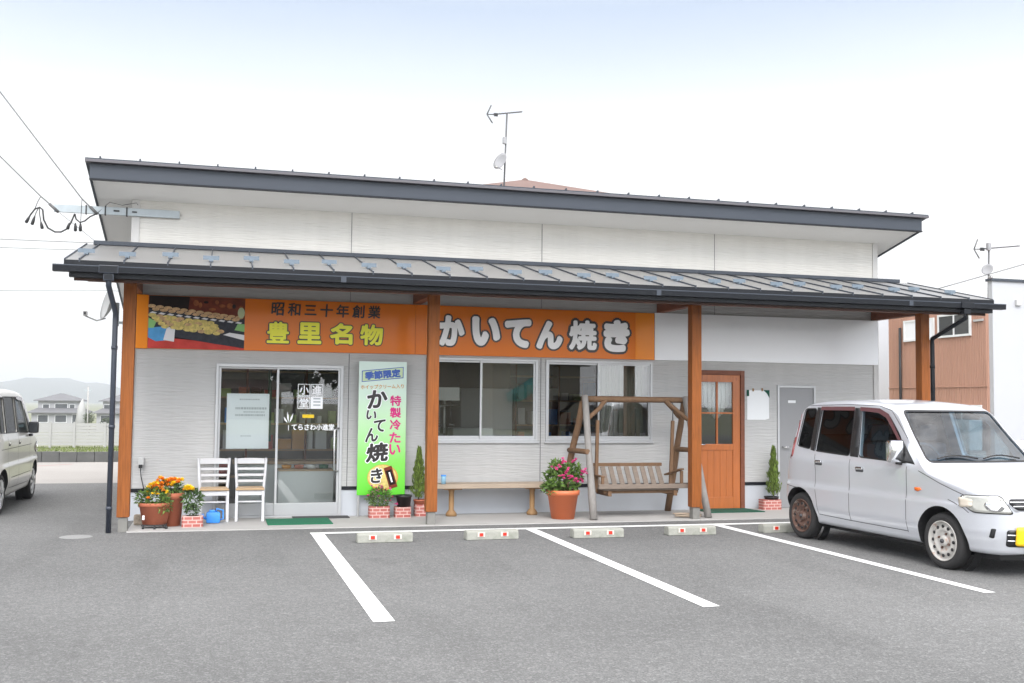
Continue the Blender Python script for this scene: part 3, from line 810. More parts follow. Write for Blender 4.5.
# corner trims, panel joints, dark base band
for a, b in ((X0 - .012, X0 + .085), (X1 - .075, X1 + .012)):
    MB().box((a, -0.016, 0.402), (b, -0.001, 4.045), 'trimw', .003).build('corner_trim', None, shop)
for x in (4.345, 7.015, 9.68):
    MB().box((x - .005, -0.003, 2.85), (x + .005, 0.0015, 4.06), 'jointl').build('panel_joint', None, shop)
    if not opened(x, 1.5):
        MB().box((x - .004, -0.003, .40), (x + .004, 0.0015, 2.15), 'seam').build('panel_joint', None, shop)
for a, b in ((X0, 2.643), (4.277, 9.278), (10.157, 10.698), (11.347, X1)):
    MB().box((a, -0.014, 0.352), (b, -0.001, 0.398), 'dark', .003).build('base_flashing', None, shop)
# interior shell
it = MB()
it.box((X0 + .13, .15, -.03), (X1 - .13, 4.2, 0.01), 'infloor')
it.box((X0 + .13, 2.9, 0.011), (X1 - .13, 3.0, 2.5), 'inwall')
it.box((X0 + .13, TH + .005, 2.501), (X1 - .13, 4.2, 2.56), 'inwall')
it.build('interior_shell', None, shop)

# upper roof
ur = MB()
ya, yb = -0.6, YB + .5
xa, xb = 1.116, 12.806
ur.prism([(ya - .05, roofz(ya - .05) + .228), (yb, roofz(yb) + .228), (yb, roofz(yb) + .19), (ya - .05, roofz(ya - .05) + .19)], 0, xa - .05, xb + .08, 'slate')
nx = int((xb - xa) / .455)
for k in range(nx + 1):
    x = xa + .12 + k * .455
    ur.prism([(ya - .055, roofz(ya - .055) + .228), (yb, roofz(yb) + .228), (yb, roofz(yb) + .250), (ya - .055, roofz(ya - .055) + .252)], 0, x - .010, x + .010, 'slate')
uro = ur.build('upper_roof', None, shop)
f_ = MB()
f_.box((xa, ya, 4.17), (xb, ya + .03, 4.355), 'slate', .004)
f_.box((xa, ya - .012, 4.15), (xb, ya + .032, 4.169), 'dark')
f_.build('fascia', None, uro)
MB().box((xa - .05, ya - .065, 4.358), (xb + .08, ya + .03, 4.392), 'trimr', .004).build('eave_trim', None, uro)
for xx, s_ in ((xa, 1), (xb, -1)):
    MB().prism([(ya + .031, 4.155), (ya + .031, 4.37), (yb, roofz(yb) + .19), (yb, roofz(yb))], 0, xx, xx + s_ * .025, 'slate').build('verge_board', None, uro)
sf = MB()
sf.prism([(ya + .03, roofz(ya) + .006), (ya + .03, roofz(ya) + .02), (yb - .02, roofz(yb) + .02), (yb - .02, roofz(yb) + .006)], 0, xa + .026, xb - .026, 'soffit')
for k in range(5):
    sf.box((xa + .5 + k * 2.4, ya + .25, 0), (xa + .5 + k * 2.4 + .004, ya + .251, .001), 'soffit')
sf.build('soffit', None, uro)

# porch roof
def pz(y): return 3.45 + 0.2324 * y
pr_ = MB()
pa, pb = 1.04, 12.985
pr_.prism([(-.002, pz(0)), (-1.87, pz(-1.87)), (-1.87, pz(-1.87) - .02), (-.002, pz(0) - .02)], 0, pa, pb, 'roof')
por = pr_.build('porch_roof', None, shop)
sm = MB()
seams = [1.195 + .4555 * k for k in range(26)]
for x in seams:
    sm.prism([(-.03, pz(-.03) + .001), (-.03, pz(-.03) + .019), (-1.875, pz(-1.875) + .019), (-1.875, pz(-1.875) + .001)], 0, x - .006, x + .006, 'slate')
for x in seams:
    sm.box((x - .008, -1.885, pz(-1.88) - .02), (x + .008, -1.874, pz(-1.88) + .022), 'slate')
sm.build('standing_seam', None, por)
for i, x in enumerate(seams):
    y = -1.48 if i % 2 else -1.30
    q = MB(); zs_ = pz(y) + .019
    q.box((x - .09, y - .012, zs_ + .004), (x + .09, y - .004, zs_ + .052), 'guard', .001)
    q.box((x - .09, y - .004, zs_ + .046), (x + .09, y + .02, zs_ + .052), 'guard', .001)
    q.box((x - .022, y - .05, zs_ - .022), (x + .022, y + .05, zs_ + .010), 'guard', .002)
    q.build('snow_guard', None, por)
MB().box((1.127, -.055, pz(0) - .005), (12.81, -.003, 3.497), 'slate', .004).build('wall_flashing', None, por)
de = MB()
de.box((pa, -1.884, pz(-1.87) - .062), (pb, -1.871, pz(-1.87) - .003), 'dark')
for xx in (pa, pb - .012): de.prism([(-.01, pz(0) - .08), (-.01, pz(0) + .012), (-1.87, pz(-1.87) + .012), (-1.87, pz(-1.87) - .062)], 0, xx - .002, xx + .012, 'slate')
de.build('eave_edge', None, por)
so_ = MB()
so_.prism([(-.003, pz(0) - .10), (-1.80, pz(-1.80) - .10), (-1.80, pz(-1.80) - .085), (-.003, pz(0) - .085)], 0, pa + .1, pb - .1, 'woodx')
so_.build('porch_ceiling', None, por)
MB().box((pa + .10, -1.83, 2.795), (pb - .1, -1.80, 2.965), 'woodx', .004).build('fascia_board', None, por)  # the board's shadow is in its dark colour
gt = MB()
GX0, GX1 = 0.941, 13.1
gp = [(-1.985, 2.947), (-1.978, 2.947), (-1.972, 2.885), (-1.893, 2.885), (-1.888, 2.947), (-1.881, 2.947), (-1.885, 2.876), (-1.980, 2.876)]
gt.prism(gp, 0, GX0, GX1, 'dark')
gt.prism([(-1.978, 2.946), (-1.888, 2.946), (-1.893, 2.886), (-1.972, 2.886)], 0, GX0 + .001, GX0 + .006, 'dark')
gt.prism([(-1.978, 2.946), (-1.888, 2.946), (-1.893, 2.886), (-1.972, 2.886)], 0, GX1 - .006, GX1 - .001, 'dark')
gt.box((GX0, -1.987, 2.938), (GX1, -1.9855, 2.95), 'slate')
for x in (4.0, 7.9, 11.55):
    gt.box((x, -1.989, 2.874), (x + .06, -1.9872, 2.949), 'slate')
gto = gt.build('gutter', None, shop)
MB().box((1.10, -1.92, 2.825), (12.93, -1.835, 2.873), 'dark').build('gutter_bracket', None, gto)
def downpipe(x, xe, y, m='dark'):
    p = MB()
    p.tube([(xe, -1.94, 2.86), (xe, -1.94, 2.74), (x, y - .0, 2.5), (x, y, 2.42), (x, y, 0.006)], .030, m, 14)
    for z in (.28, 1.2, 2.1):
        p.tube([(x, y, z - .02), (x, y, z + .02)], .036, m, 14)
    p.box((xe - .1, -2.0, 2.87), (xe + .1, -1.875, 2.955), 'dark', .006)
    p.box((xe - .055, -1.985, 2.79), (xe + .055, -1.885, 2.869), 'dark', .01)
    return p.build('downpipe', None, shop)
downpipe(1.525, 1.506, -1.27, 'pipe')
downpipe(12.50, 12.47, -1.20)
# posts, header, cross beams
PW = .137
for k, px in enumerate((1.60, 5.18, 8.745, 12.305)):
    cxp = px + PW / 2
    p = MB().box((px, -1.22, .168), (px + PW, -1.22 + PW, 2.86), 'wood', .006).build('porch_post', None, shop)
    MB().box((px + .018, -1.205, .0), (px + PW - .018, -1.22 + PW - .015, .169), 'basec', .004).build('post_base', None, p)
    MB().box((px + .012, -1.79, 2.845), (px + PW - .012, -.002, 2.985), 'woodd', .004).build('cross_beam', None, shop)
MB().box((1.2, -1.215, 2.862), (12.9, -1.10, 3.02), 'woodd', .004).build('header_beam', None, shop)

# windows
def window(xa, xb, za, zb, xm, screen_left=True):
    f = MB(); e = .032
    f.box((xa, -.022, za), (xb, .06, za + e), 'alu', .003); f.box((xa, -.022, zb - e), (xb, .06, zb), 'alu', .003)
    f.box((xa, -.020, za + e), (xa + e, .06, zb - e), 'alu', .003); f.box((xb - e, -.020, za + e), (xb, .06, zb - e), 'alu', .003)
    f.box((xa - .02, -.035, za - .022), (xb + .02, .0, za - .001), 'alu', .003)
    o = f.build('window', None, shop)
    for (sa, sb, y, m) in ((xa + e, xm + .02, .034, 'wgld' if screen_left else 'wgl'), (xm - .02, xb - e, .012, 'wgl')):
        s_ = MB(); q = .026
        for bx_ in (((sa, za + e), (sb, za + e + .045)), ((sa, zb - e - q), (sb, zb - e)), ((sa, za + e + .045), (sa + q, zb - e - q)), ((sb - q, za + e + .045), (sb, zb - e - q))):
            s_.box((bx_[0][0], y - .01, bx_[0][1]), (bx_[1][0], y + .01, bx_[1][1]), 'alu', .002)
        so = s_.build('sash', None, o)
        MB().face([(sa + q, y, za + e + .045), (sb - q, y, za + e + .045), (sb - q, y, zb - e - q), (sa + q, y, zb - e - q)], m)
        g_ = MB(); g_.face([(sa + q, y, za + e + .045), (sb - q, y, za + e + .045), (sb - q, y, zb - e - q), (sa + q, y, zb - e - q)], m)
        g_.build('pane', None, o)
    return o
window(5.387, 6.968, .987, 2.128, 6.165)
window(7.087, 8.693, .987, 2.128, 7.88)
# glass shop door, two leaves
dr = MB()
xa, xb, zt = 2.648, 4.272, 1.988
for q in (((xa, .012), (xa + .034, zt)), ((xb - .034, .012), (xb, zt)), ((xa + .034, zt - .04), (xb - .034, zt))):
    dr.box((q[0][0], -.025, q[0][1]), (q[1][0], .07, q[1][1]), 'alu', .003)
dr.box((xa + .034, -.02, .0), (xb - .034, .07, .03), 'alu')
dro = dr.build('glass_door', None, shop)
for (sa, sb, y) in ((xa + .035, 3.445, .035), (3.412, xb - .035, .008)):
    l = MB(); q = .03
    l.box((sa, y - .013, .032), (sb, y + .013, .19), 'alud', .003); l.box((sa, y - .013, zt - .062), (sb, y + .013, zt - .042), 'alu', .003)
    l.box((sa, y - .013, .19), (sa + q, y + .013, zt - .062), 'alu', .003); l.box((sb - q, y - .013, .19), (sb, y + .013, zt - .062), 'alu', .003)
    l.build('door_leaf', None, dro)
    g_ = MB(); g_.face([(sa + q, y, .19), (sb - q, y, .19), (sb - q, y, zt - .062), (sa + q, y, zt - .062)], 'doorgl'); g_.build('pane', None, dro)
h_ = MB(); h_.tube([(4.222, -.006, .60), (4.205, -.055, .60), (4.165, -.065, .62), (4.165, -.065, 1.14), (4.205, -.055, 1.16), (4.222, -.006, 1.16)], .013, 'steel', 10); h_.build('pull_handle', None, dro)
# decals on the glass door: the square emblem and the shop name
dc = MB(); yd = .0035
def fr(x0, x1, z0, z1, m='inkw', w=.008):
    dc.face([(x0, yd, z0), (x1, yd, z0), (x1, yd, z0 + w), (x0, yd, z0 + w)], m); dc.face([(x0, yd, z1 - w), (x1, yd, z1 - w), (x1, yd, z1), (x0, yd, z1)], m)
    dc.face([(x0, yd, z0 + w), (x0 + w, yd, z0 + w), (x0 + w, yd, z1 - w), (x0, yd, z1 - w)], m); dc.face([(x1 - w, yd, z0 + w), (x1, yd, z0 + w), (x1, yd, z1 - w), (x1 - w, yd, z1 - w)], m)
bx0, bx1, bz0, bz1 = 3.685, 4.01, 1.415, 1.74; bm_, bzm = (bx0 + bx1) / 2, (bz0 + bz1) / 2
fr(bx0, bm_ - .004, bzm + .004, bz1); fr(bm_ + .004, bx1, bzm + .004, bz1); fr(bx0, bm_ - .004, bz0, bzm - .004)
dc.face([(bm_ + .004, yd, bz0), (bx1, yd, bz0), (bx1, yd, bzm - .004), (bm_ + .004, yd, bzm - .004)], 'inkw')
letter(dc, '小', bx0 + .025, bm_ - .025, bzm + .025, bz1 - .02, yd - .001, 'inkw', .02)
letter(dc, '進', bm_ + .022, bx1 - .018, bzm + .025, bz1 - .02, yd - .001, 'inkw', .02)
letter(dc, '堂', bx0 + .025, bm_ - .025, bz0 + .02, bzm - .025, yd - .001, 'inkw', .02)
for k in range(3):
    z = bz0 + .04 + k * .042
    dc.face([(bm_ + .04, yd - .001, z), (bx1 - .03, yd - .001, z), (bx1 - .03, yd - .001, z + .018), (bm_ + .04, yd - .001, z + .018)], 'papert')
letter(dc, 'てらさわ小進堂', 3.615, 4.165, 1.135, 1.215, yd - .001, 'inkw', .025)
for a, ln in ((-.55, .10), (-.1, .15), (.35, .14)):
    c = Vector((3.575, 0, 1.20)); d = Vector((math.sin(a), 0, math.cos(a))); n_ = Vector((d.z, 0, -d.x))
    p0 = c + d * .03; p1 = c + d * (.03 + ln)
    dc.face([tuple(Vector((v.x, yd, v.z))) for v in (p0, (p0 + p1) / 2 - n_ * .012, p1, (p0 + p1) / 2 + n_ * .012)], 'inkw')
dc.face([(3.571, yd, 1.13), (3.579, yd, 1.13), (3.579, yd, 1.2), (3.571, yd, 1.2)], 'inkw')
dc.build('door_lettering', None, dro)
gs_ = MB(); gs_.face([(3.75, yd, 1.295), (3.90, yd, 1.295), (3.90, yd, 1.34), (3.75, yd, 1.34)], 'pg' if 'pg' in MT else 'yelf'); gs_.build('sticker', None, dro)
# timber door
td = MB()
xa, xb = 9.282, 10.153
td.box((xa, -.03, .012), (xa + .065, .06, 2.03), 'woodd', .004); td.box((xb - .065, -.03, .012), (xb, .06, 2.03), 'woodd', .004); td.box((xa + .065, -.03, 1.965), (xb - .065, .06, 2.03), 'woodd', .004)
tdo = td.build('timber_door', None, shop)
lf = MB()
a, b = xa + .067, xb - .067
lf.box((a, -.012, .02), (a + .115, .03, 1.963), 'doorwood', .004); lf.box((b - .115, -.012, .02), (b, .03, 1.963), 'doorwood', .004)
a2, b2 = a + .115, b - .115
for z0, z1 in ((.02, .185), (.865, .955), (1.86, 1.963)): lf.box((a2, -.012, z0), (b2, .03, z1), 'doorwood', .004)
lf.box(((a2 + b2) / 2 - .012, -.010, .955), ((a2 + b2) / 2 + .012, .03, 1.86), 'doorwood', .003)
lf.box((a2, -.010, 1.395), ((a2 + b2) / 2 - .012, .03, 1.417), 'doorwood', .003); lf.box(((a2 + b2) / 2 + .012, -.010, 1.395), (b2, .03, 1.417), 'doorwood', .003)
n = 5
for k in range(n):
    lf.box((a2 + (b2 - a2) * k / n + .001, .0, .185), (a2 + (b2 - a2) * (k + 1) / n - .001, .02, .865), 'doorwood', .003)
lf.build('door_leaf', None, tdo)
g_ = MB(); g_.face([(a2, .012, .955), (b2, .012, .955), (b2, .012, 1.86), (a2, .012, 1.86)], 'doorgl'); g_.build('pane', None, tdo)
MB().tube([(a + .05, -.012, .95), (a + .05, -.06, .95), (a + .15, -.065, .95)], .010, 'steel', 8).build('handle', None, tdo)
# grey steel door
gd = MB(); xa, xb, zt = 10.703, 11.343, 1.823
gd.box((xa, -.02, .012), (xa + .03, .05, zt), 'alu', .003); gd.box((xb - .03, -.02, .012), (xb, .05, zt), 'alu', .003); gd.box((xa + .03, -.02, zt - .03), (xb - .03, .05, zt), 'alu', .003)
gdo = gd.build('steel_door', None, shop)
MB().box((xa + .032, .0, .014), (xb - .032, .03, zt - .032), 'gdoor', .003).build('door_leaf', None, gdo)
MB().tube([(10.79, -.001, .91), (10.79, -.05, .91), (10.89, -.055, .91)], .011, 'steel', 8).build('handle', None, gdo)
MB().box((10.885, -.006, 1.565), (11.01, -.001, 1.605), 'paper', .001).build('name_plate', None, gdo)

# furniture seen through the glass
def furn(name, a, b, label, cat, build):
    t = thing(name, ((a[0] + b[0]) / 2, (a[1] + b[1]) / 2, a[2]), label, cat); build(t); return t
def counter(t):
    MB().box((2.95, 1.3, .012), (4.5, 1.8, .62), 'white', .01).build('cabinet', None, t); MB().box((2.9, 1.25, .621), (4.55, 1.85, .66), 'seat', .006).build('worktop', None, t)
furn('shop_counter', (2.95, 1.3, .012), (4.5, 1.8, .65), 'white shop counter dimly seen behind the glass door', 'counter', counter)
def shelf(t):
    f = MB()
    for z in (.05, .55, 1.0, 1.45, 1.9): f.box((5.25, 2.3, z), (6.15, 2.75, z + .03), 'steel')
    for x in (5.25, 6.12):
        for y in (2.3, 2.72): f.box((x, y, .012), (x + .03, y + .03, 2.05), 'steel')
    f.build('frame', None, t)
    for k, (x, z, w, h, m) in enumerate([(5.35, 1.03, .3, .25, 'white'), (5.75, 1.03, .25, .3, 'greyb'), (5.4, 1.48, .5, .2, 'paper'), (5.35, .58, .4, .25, 'inko'), (5.85, .58, .2, .3, 'steel')]):
        MB().box((x, 2.35, z), (x + w, 2.65, z + h), m, .01).build('shelf_box', None, t)
_old_shelf = shelf
def shelf(t):
    _old_shelf(t)
    for k, (x, z, w, h, m) in enumerate([(5.3, .08, .5, .35, 'greyb'), (5.9, .08, .22, .4, 'inko'), (5.98, 1.48, .14, .26, 'black'), (5.32, 1.93, .35, .22, 'greyb'), (5.75, 1.93, .3, .16, 'paper')]):
        MB().box((x, 2.36, z), (x + w, 2.62, z + h), m, .01).build('shelf_box', None, t)
furn('kitchen_shelf', (5.25, 2.3, .012), (6.15, 2.75, 2), 'steel kitchen shelf with boxes behind the darker pane of the first window', 'shelf', shelf)
def fridge(t):
    MB().box((6.35, 2.1, .012), (7.2, 2.8, 1.75), 'white', .02).build('cabinet', None, t); MB().box((6.36, 2.07, .62), (7.19, 2.099, .64), 'black').build('door_gap', None, t)
furn('refrigerator', (6.35, 2.1, .012), (7.2, 2.8, 1.75), 'large white refrigerator behind the clearer pane of the first window', 'refrigerator', fridge)
def sinkt(t):
    MB().box((5.6, .5, .82), (6.9, 1.1, .87), 'steel', .005).build('worktop', None, t)
    for x in (5.65, 6.82):
        MB().box((x, .55, .012), (x + .04, .59, .819), 'steel').build('leg', None, t); MB().box((x, 1.0, .012), (x + .04, 1.04, .819), 'steel').build('leg', None, t)
    MB().box((5.9, .6, .871), (6.5, 1.0, 1.16), 'white', .02).build('oven', None, t)
def hood(t):
    h = MB(); h.prism([(1.75, 1.55), (2.75, 1.55), (2.75, 2.3), (2.3, 2.3), (1.75, 1.75)], 0, 5.2, 6.25, 'steel'); h.build('canopy', None, t)
    r = MB(); r.tube([(5.2, 1.7, 1.48), (6.25, 1.7, 1.48)], .012, 'steel', 8); r.build('rail', None, t)
    for k in range(5):
        x = 5.35 + k * .19; u_ = MB(); u_.tube([(x, 1.7, 1.47), (x, 1.7, 1.22)], .008, 'steel', 6); u_.lathe([(.001, 0), (.05, .004), (.055, .05)], (x, 1.7, 1.15), 'steel', 12); u_.build('ladle', None, t)
furn('cooker_hood', (5.2, 1.75, 1.5), (6.25, 2.75, 2.3), 'steel cooker hood with hanging ladles deep inside behind the first window', 'cooker hood', hood)
def stove(t):
    MB().box((5.15, 1.6, .012), (6.2, 2.2, .8), 'steel', .01).build('cabinet', None, t)
    for k in range(3):
        x = 5.35 + k * .32; MB().lathe([(.10, 0), (.13, .02), (.13, .16), (.12, .165), (.115, .03), (.001, .025)], (x, 1.9, .801), 'greyb' if k % 2 else 'seam', 20).build('pan', None, t)
furn('stove', (5.15, 1.6, .012), (6.2, 2.2, .8), 'steel stove with round pans behind the first window', 'stove', stove)
furn('work_table', (5.6, .5, .012), (6.9, 1.1, .87), 'steel work table with a white oven just inside the first window', 'table', sinkt)
def stock(t, x0, x1, y, seed):
    q = random.Random(seed); f = MB()
    for z in (.35, .75, 1.15, 1.55, 1.95): f.box((x0, y, z), (x1, y + .32, z + .025), 'seat')
    n_ = 3
    for k in range(n_ + 1):
        xk = x0 + (x1 - x0 - .03) * k / n_; f.box((xk, y, .012), (xk + .03, y + .32, 2.15), 'woodd')
    f.build('frame', None, t)
    for z in (.377, .777, 1.177, 1.577):
        x = x0 + .06
        while x < x1 - .2:
            w, h = q.uniform(.07, .2), q.uniform(.1, .3)
            MB().box((x, y + .03, z), (x + w, y + .26, z + h), q.choice(['paper', 'inko', 'terra', 'photo_red_box', 'greyb', 'btint_box', 'white', 'woodx', 'blue']), .006).build('stock_box', None, t)
            x += w + q.uniform(.01, .12)
MT['photo_red_box'] = mat('red_carton', (.38, .05, .04), .6); MT['btint_box'] = mat('lime_carton', (.35, .45, .16), .6)
furn('stock_shelf', (2.2, 2.5, .012), (4.9, 2.85, 2.1), 'timber shelf of mixed cartons dimly seen through the glass door', 'shelf', lambda t: stock(t, 2.2, 4.9, 2.5, 3))
furn('stock_shelf', (7.3, 2.5, .012), (9.6, 2.85, 2.1), 'timber shelf of cartons deep behind the second window', 'shelf', lambda t: stock(t, 7.35, 9.6, 2.5, 8))
def case(t):
    MB().box((3.5, .75, .012), (4.25, 1.15, .55), 'white', .008).build('cabinet', None, t)
    MB().box((3.5, .75, .551), (4.25, 1.15, .575), 'seat', .004).build('worktop', None, t)
    for k in range(4): MB().lathe([(.001, 0), (.06, 0), (.07, .05), (.001, .06)], (3.62 + k * .17, .95, .576), ('inko', 'terra', 'paper', 'green')[k], 14).build('dish', None, t)
furn('display_table', (3.5, .75, .012), (4.25, 1.15, .6), 'low white display table with dishes just inside the right door leaf', 'table', case)
bnr = thing('hanging_cloth', (2.95, 1.0, 1.2), 'dark green cloth hanging inside behind the notice on the glass door', 'cloth')
MB().box((3.36, 1.0, .95), (3.40, 1.35, 1.95), 'greend', .004).build('cloth', None, bnr)
ct = MB()
for k in range(26):
    x = 7.98 + k * .027
    ct.tube([(x, .30 + .02 * math.sin(k * 1.9), .7), (x, .30 + .02 * math.sin(k * 1.9 + .4), 2.2)], .018, 'curtain', 6)
tag(ct.build('curtain', off=(8.3, .3, .7)), 'pale gathered curtain hanging behind the right pane of the second window', 'curtain')
ct2 = MB()
for k in range(24):
    x = 9.45 + k * .024
    ct2.tube([(x, .14 + .012 * math.sin(k * 2.1), 1.42 + .10 * math.sin(k * .35)), (x, .14 + .012 * math.sin(k * 2.1 + .4), 1.95)], .014, 'paper', 6)
tag(ct2.build('curtain', off=(9.7, .15, 1.2)), 'short white curtain hanging behind the panes of the timber door', 'curtain')

# ------------------------------------------------------------------ shop signs
ZB, ZT = 2.161, 2.836
s1 = thing('shop_sign', (3.4, -.02, ZB), 'long orange sign over the glass door with a food photo and yellow characters', 'sign')
MB().box((1.80, -.03, ZB), (5.225, -.002, ZT), 'orange', .002).build('sign_board', None, s1)
MB().box((1.585, -.034, ZB - .004), (1.80 - .002, -.002, ZT + .004), 'orange2', .002).build('end_panel', None, s1)
ph = MB()
def flat(mb, pts, y, m): mb.face([(x, y, z) for x, z in pts], m)
pm = {'pd': mat('photo_dark', (0.010, 0.004, 0.003), .6, spec=.2, var=.9, vs=12), 'ptr': mat('photo_tray', (0.035, 0.038, 0.05), .6, spec=.2, var=.6, vs=22), 'pr': mat('photo_red', (0.50, 0.05, 0.04), .6, spec=.2, var=.5, vs=6),
      'pc': mat('photo_cake', (0.55, 0.36, 0.19), .6, spec=.2, var=.7, vs=28), 'py': mat('photo_batter', (0.62, 0.50, 0.17), .6, spec=.2, var=.7, vs=30), 'pw': mat('photo_paper', (0.7, 0.7, 0.72), .6, spec=.2),
      'pb': mat('photo_blue', (0.08, 0.30, 0.58), .6, spec=.2, var=.3, vs=12), 'pg': mat('photo_green', (0.25, 0.50, 0.18), .6, spec=.2), 'pbr': mat('photo_brown', (0.16, 0.03, 0.012), .6, spec=.2, var=.9, vs=9), 'pl': mat('photo_light_green', (.45, .5, .3), .6, spec=.2)}
pm['pbr2'] = mat('photo_chestnut', (0.30, 0.09, 0.03), .6, spec=.2, var=.9, vs=25)
MT.update(pm)
x0, x1, z0, z1 = 1.805, 2.985, ZB + .004, ZT - .004
flat(ph, [(x0, z0), (x1, z0), (x1, z1), (x0, z1)], -.0315, 'pd')
flat(ph, [(2.28, 2.62), (2.98, 2.56), (2.98, 2.83), (2.30, 2.83)], -.0320, 'pbr')
flat(ph, [(x0, z0), (x1, z0), (x1, z0 + .02), (2.35, z0 + .11), (x0, z0 + .15)], -.0320, 'pr')
flat(ph, [(x0, 2.72 - .06), (2.2, 2.66), (x1, 2.56), (x1, 2.19), (2.62, 2.235), (2.35, 2.28), (x0, 2.36)], -.0325, 'ptr')
def disc(mb, cx_, cz_, rx, rz, y, m, n=14): flat(mb, [(cx_ + rx * math.cos(2 * math.pi * k / n), cz_ + rz * math.sin(2 * math.pi * k / n)) for k in range(n)], y, m)
for k in range(9):
    disc(ph, 2.36 + k * .07 + rnd.uniform(-.02, .02), 2.70 + rnd.uniform(-.03, .08), rnd.uniform(.02, .05), rnd.uniform(.015, .04), -.0326 - k * .00001, rnd.choice(['pbr2', 'pbr2', 'pd']))
for r_ in range(2):
    for k in range(12):
        x = 1.84 + k * .098 + r_ * .05; z = 2.700 - k * .0105 - r_ * .040
        if x < 2.94: disc(ph, x, z, .049 * rnd.uniform(.92, 1.1), .021 * rnd.uniform(.9, 1.1), -.0330 - r_ * .0002 - k * .00001, 'pc')
for k in range(11):
    x = 1.86 + k * .105; z = 2.618 - k * .0100
    if x < 2.93: flat(ph, [(x - .045, z - .006), (x + .02, z - .018), (x + .045, z), (x - .01, z + .012)], -.0336, 'pw')
for r_ in range(5):
    for k in range(9):
        x = 1.85 + k * .088 + r_ * .04; z = 2.585 - k * .0100 - r_ * .036
        if x < 2.68: disc(ph, x + rnd.uniform(-.014, .014), z, .050 * rnd.uniform(.85, 1.15), .024 * rnd.uniform(.8, 1.1), -.0340 - r_ * .0003 - k * .00001, rnd.choice(['py', 'py', 'py', 'pc']))
disc(ph, 2.94, 2.645, .045, .07, -.0342, 'pl')
flat(ph, [(2.86, 2.42), (2.985, 2.40), (2.985, 2.50), (2.90, 2.50)], -.0344, 'pg')
flat(ph, [(2.72, 2.355), (2.985, 2.29), (2.985, 2.36), (2.80, 2.385)], -.0346, 'pw')
flat(ph, [(x0, 2.30), (1.90, 2.25), (2.05, 2.27), (2.10, 2.40), (1.96, 2.44), (x0, 2.42)], -.0350, 'pb')
flat(ph, [(1.99, 2.27), (2.12, 2.25), (2.13, 2.43), (2.03, 2.44)], -.0352, 'pw')
flat(ph, [(x0, 2.42), (1.87, 2.42), (1.90, 2.50), (x0, 2.55)], -.0352, 'pg')
ph.build('printed_photo', None, s1)
lt = MB()
small = '昭和三十年創業'
for i, ch in enumerate(small):
    w = 1.47 / 7; xx = 3.30 + i * w; hh = .165
    if ch == '三': letter(lt, ch, xx + .03, xx + w - .035, 2.65, 2.775, -.0325, 'ink', .03)
    else: letter(lt, ch, xx + .022, xx + w - .028, 2.632, 2.632 + hh, -.0325, 'ink', .026, shear=.05)
lt.build('small_lettering', None, s1)
YEL = ((3.245, 3.577), (3.641, 3.991), (4.063, 4.399), (4.459, 4.807)); YELZ = ((2.242, 2.569), (2.246, 2.569), (2.25, 2.569), (2.246, 2.568))
lo, ly = MB(), MB()
for ch, (a, b), (c, d), bo in zip('豊里名物', YEL, YELZ, (.030, .040, .040, .036)):
    e_ = .032
    letter(lo, ch, a + e_, b - e_, c + e_, d - e_, -.0322, 'ink', .082)
    letter(ly, ch, a + e_, b - e_, c + e_, d - e_, -.0350, 'inky', bo, thick=.001)
lo.build('lettering_outline', None, s1); ly.build('lettering', None, s1)

s2 = thing('shop_sign', (7.0, -.02, ZB), 'long orange sign over the windows with big white outlined hiragana', 'sign')
MB().box((5.228, -.03, ZB), (8.715, -.002, ZT), 'orange', .002).build('sign_board', None, s2)
MB().box((8.42, -.0322, ZB + .002), (8.713, -.0305, ZT - .002), 'orange2').build('end_panel', None, s2)
WHI = ((5.516, 5.934), (5.99, 6.431), (6.453, 6.882), (6.908, 7.345), (7.38, 7.865), (7.91, 8.352)); WHIZ = ((2.26, 2.735), (2.279, 2.727), (2.262, 2.708), (2.252, 2.701), (2.243, 2.732), (2.24, 2.741))
lo, ly = MB(), MB()
for ch, (a, b), (c, d), bo in zip('かいてん焼き', WHI, WHIZ, (.070, .075, .075, .072, .045, .066)):
    e_ = .052
    letter(lo, ch, a + e_, b - e_, c + e_, d - e_, -.0325, 'ink', .135)
    letter(ly, ch, a + e_, b - e_, c + e_, d - e_, -.0352, 'inkw', bo, thick=.001)
lo.build('lettering_outline', None, s2); ly.build('lettering', None, s2)
s3 = MB().box((8.722, -.028, ZB), (12.428, -.002, 2.843), 'signw', .002).build('blank_sign', off=(10.6, -.02, ZB))
tag(s3, 'blank pale grey white sign panel above the timber door', 'sign')

# papers on walls and glass
p1 = thing('poster', (3.05, -.0, .89), 'large white notice sheet taped inside the left leaf of the glass door', 'poster')
MB().box((2.79, .044, .892), (3.325, .0455, 1.605), 'signw').build('sheet', None, p1)
pt = MB()
for (a, b, z, h) in ((2.95, 3.20, 1.52, .018), (2.90, 3.29, 1.40, .028), (3.00, 3.27, 1.36, .014), (2.90, 3.28, 1.315, .022), (2.97, 3.10, 1.05, .012)):
    x = a
    while x < b:
        w = rnd.uniform(.012, .03); pt.box((x, .0425, z), (min(x + w, b), .0435, z + h), 'papert'); x += w + .008
pt.build('faint_print', None, p1)
p2 = thing('poster', (10.38, -.01, 1.31), 'white sheet with green taped top corners on the wall beside the timber door', 'poster')
pp = MB(); pp.face([(10.205, -.006, 1.312), (10.50, -.006, 1.312), (10.565, -.009, 1.33), (10.565, -.006, 1.70), (10.54, -.006, 1.748), (10.205, -.006, 1.745)], 'paper'); pp.build('sheet', None, p2)
cc = MB(); cc.box((10.198, -.011, 1.66), (10.235, -.0075, 1.752), 'greend'); cc.face([(10.47, -.0085, 1.752), (10.572, -.0085, 1.752), (10.572, -.0085, 1.63), (10.53, -.0085, 1.70)], 'greend')
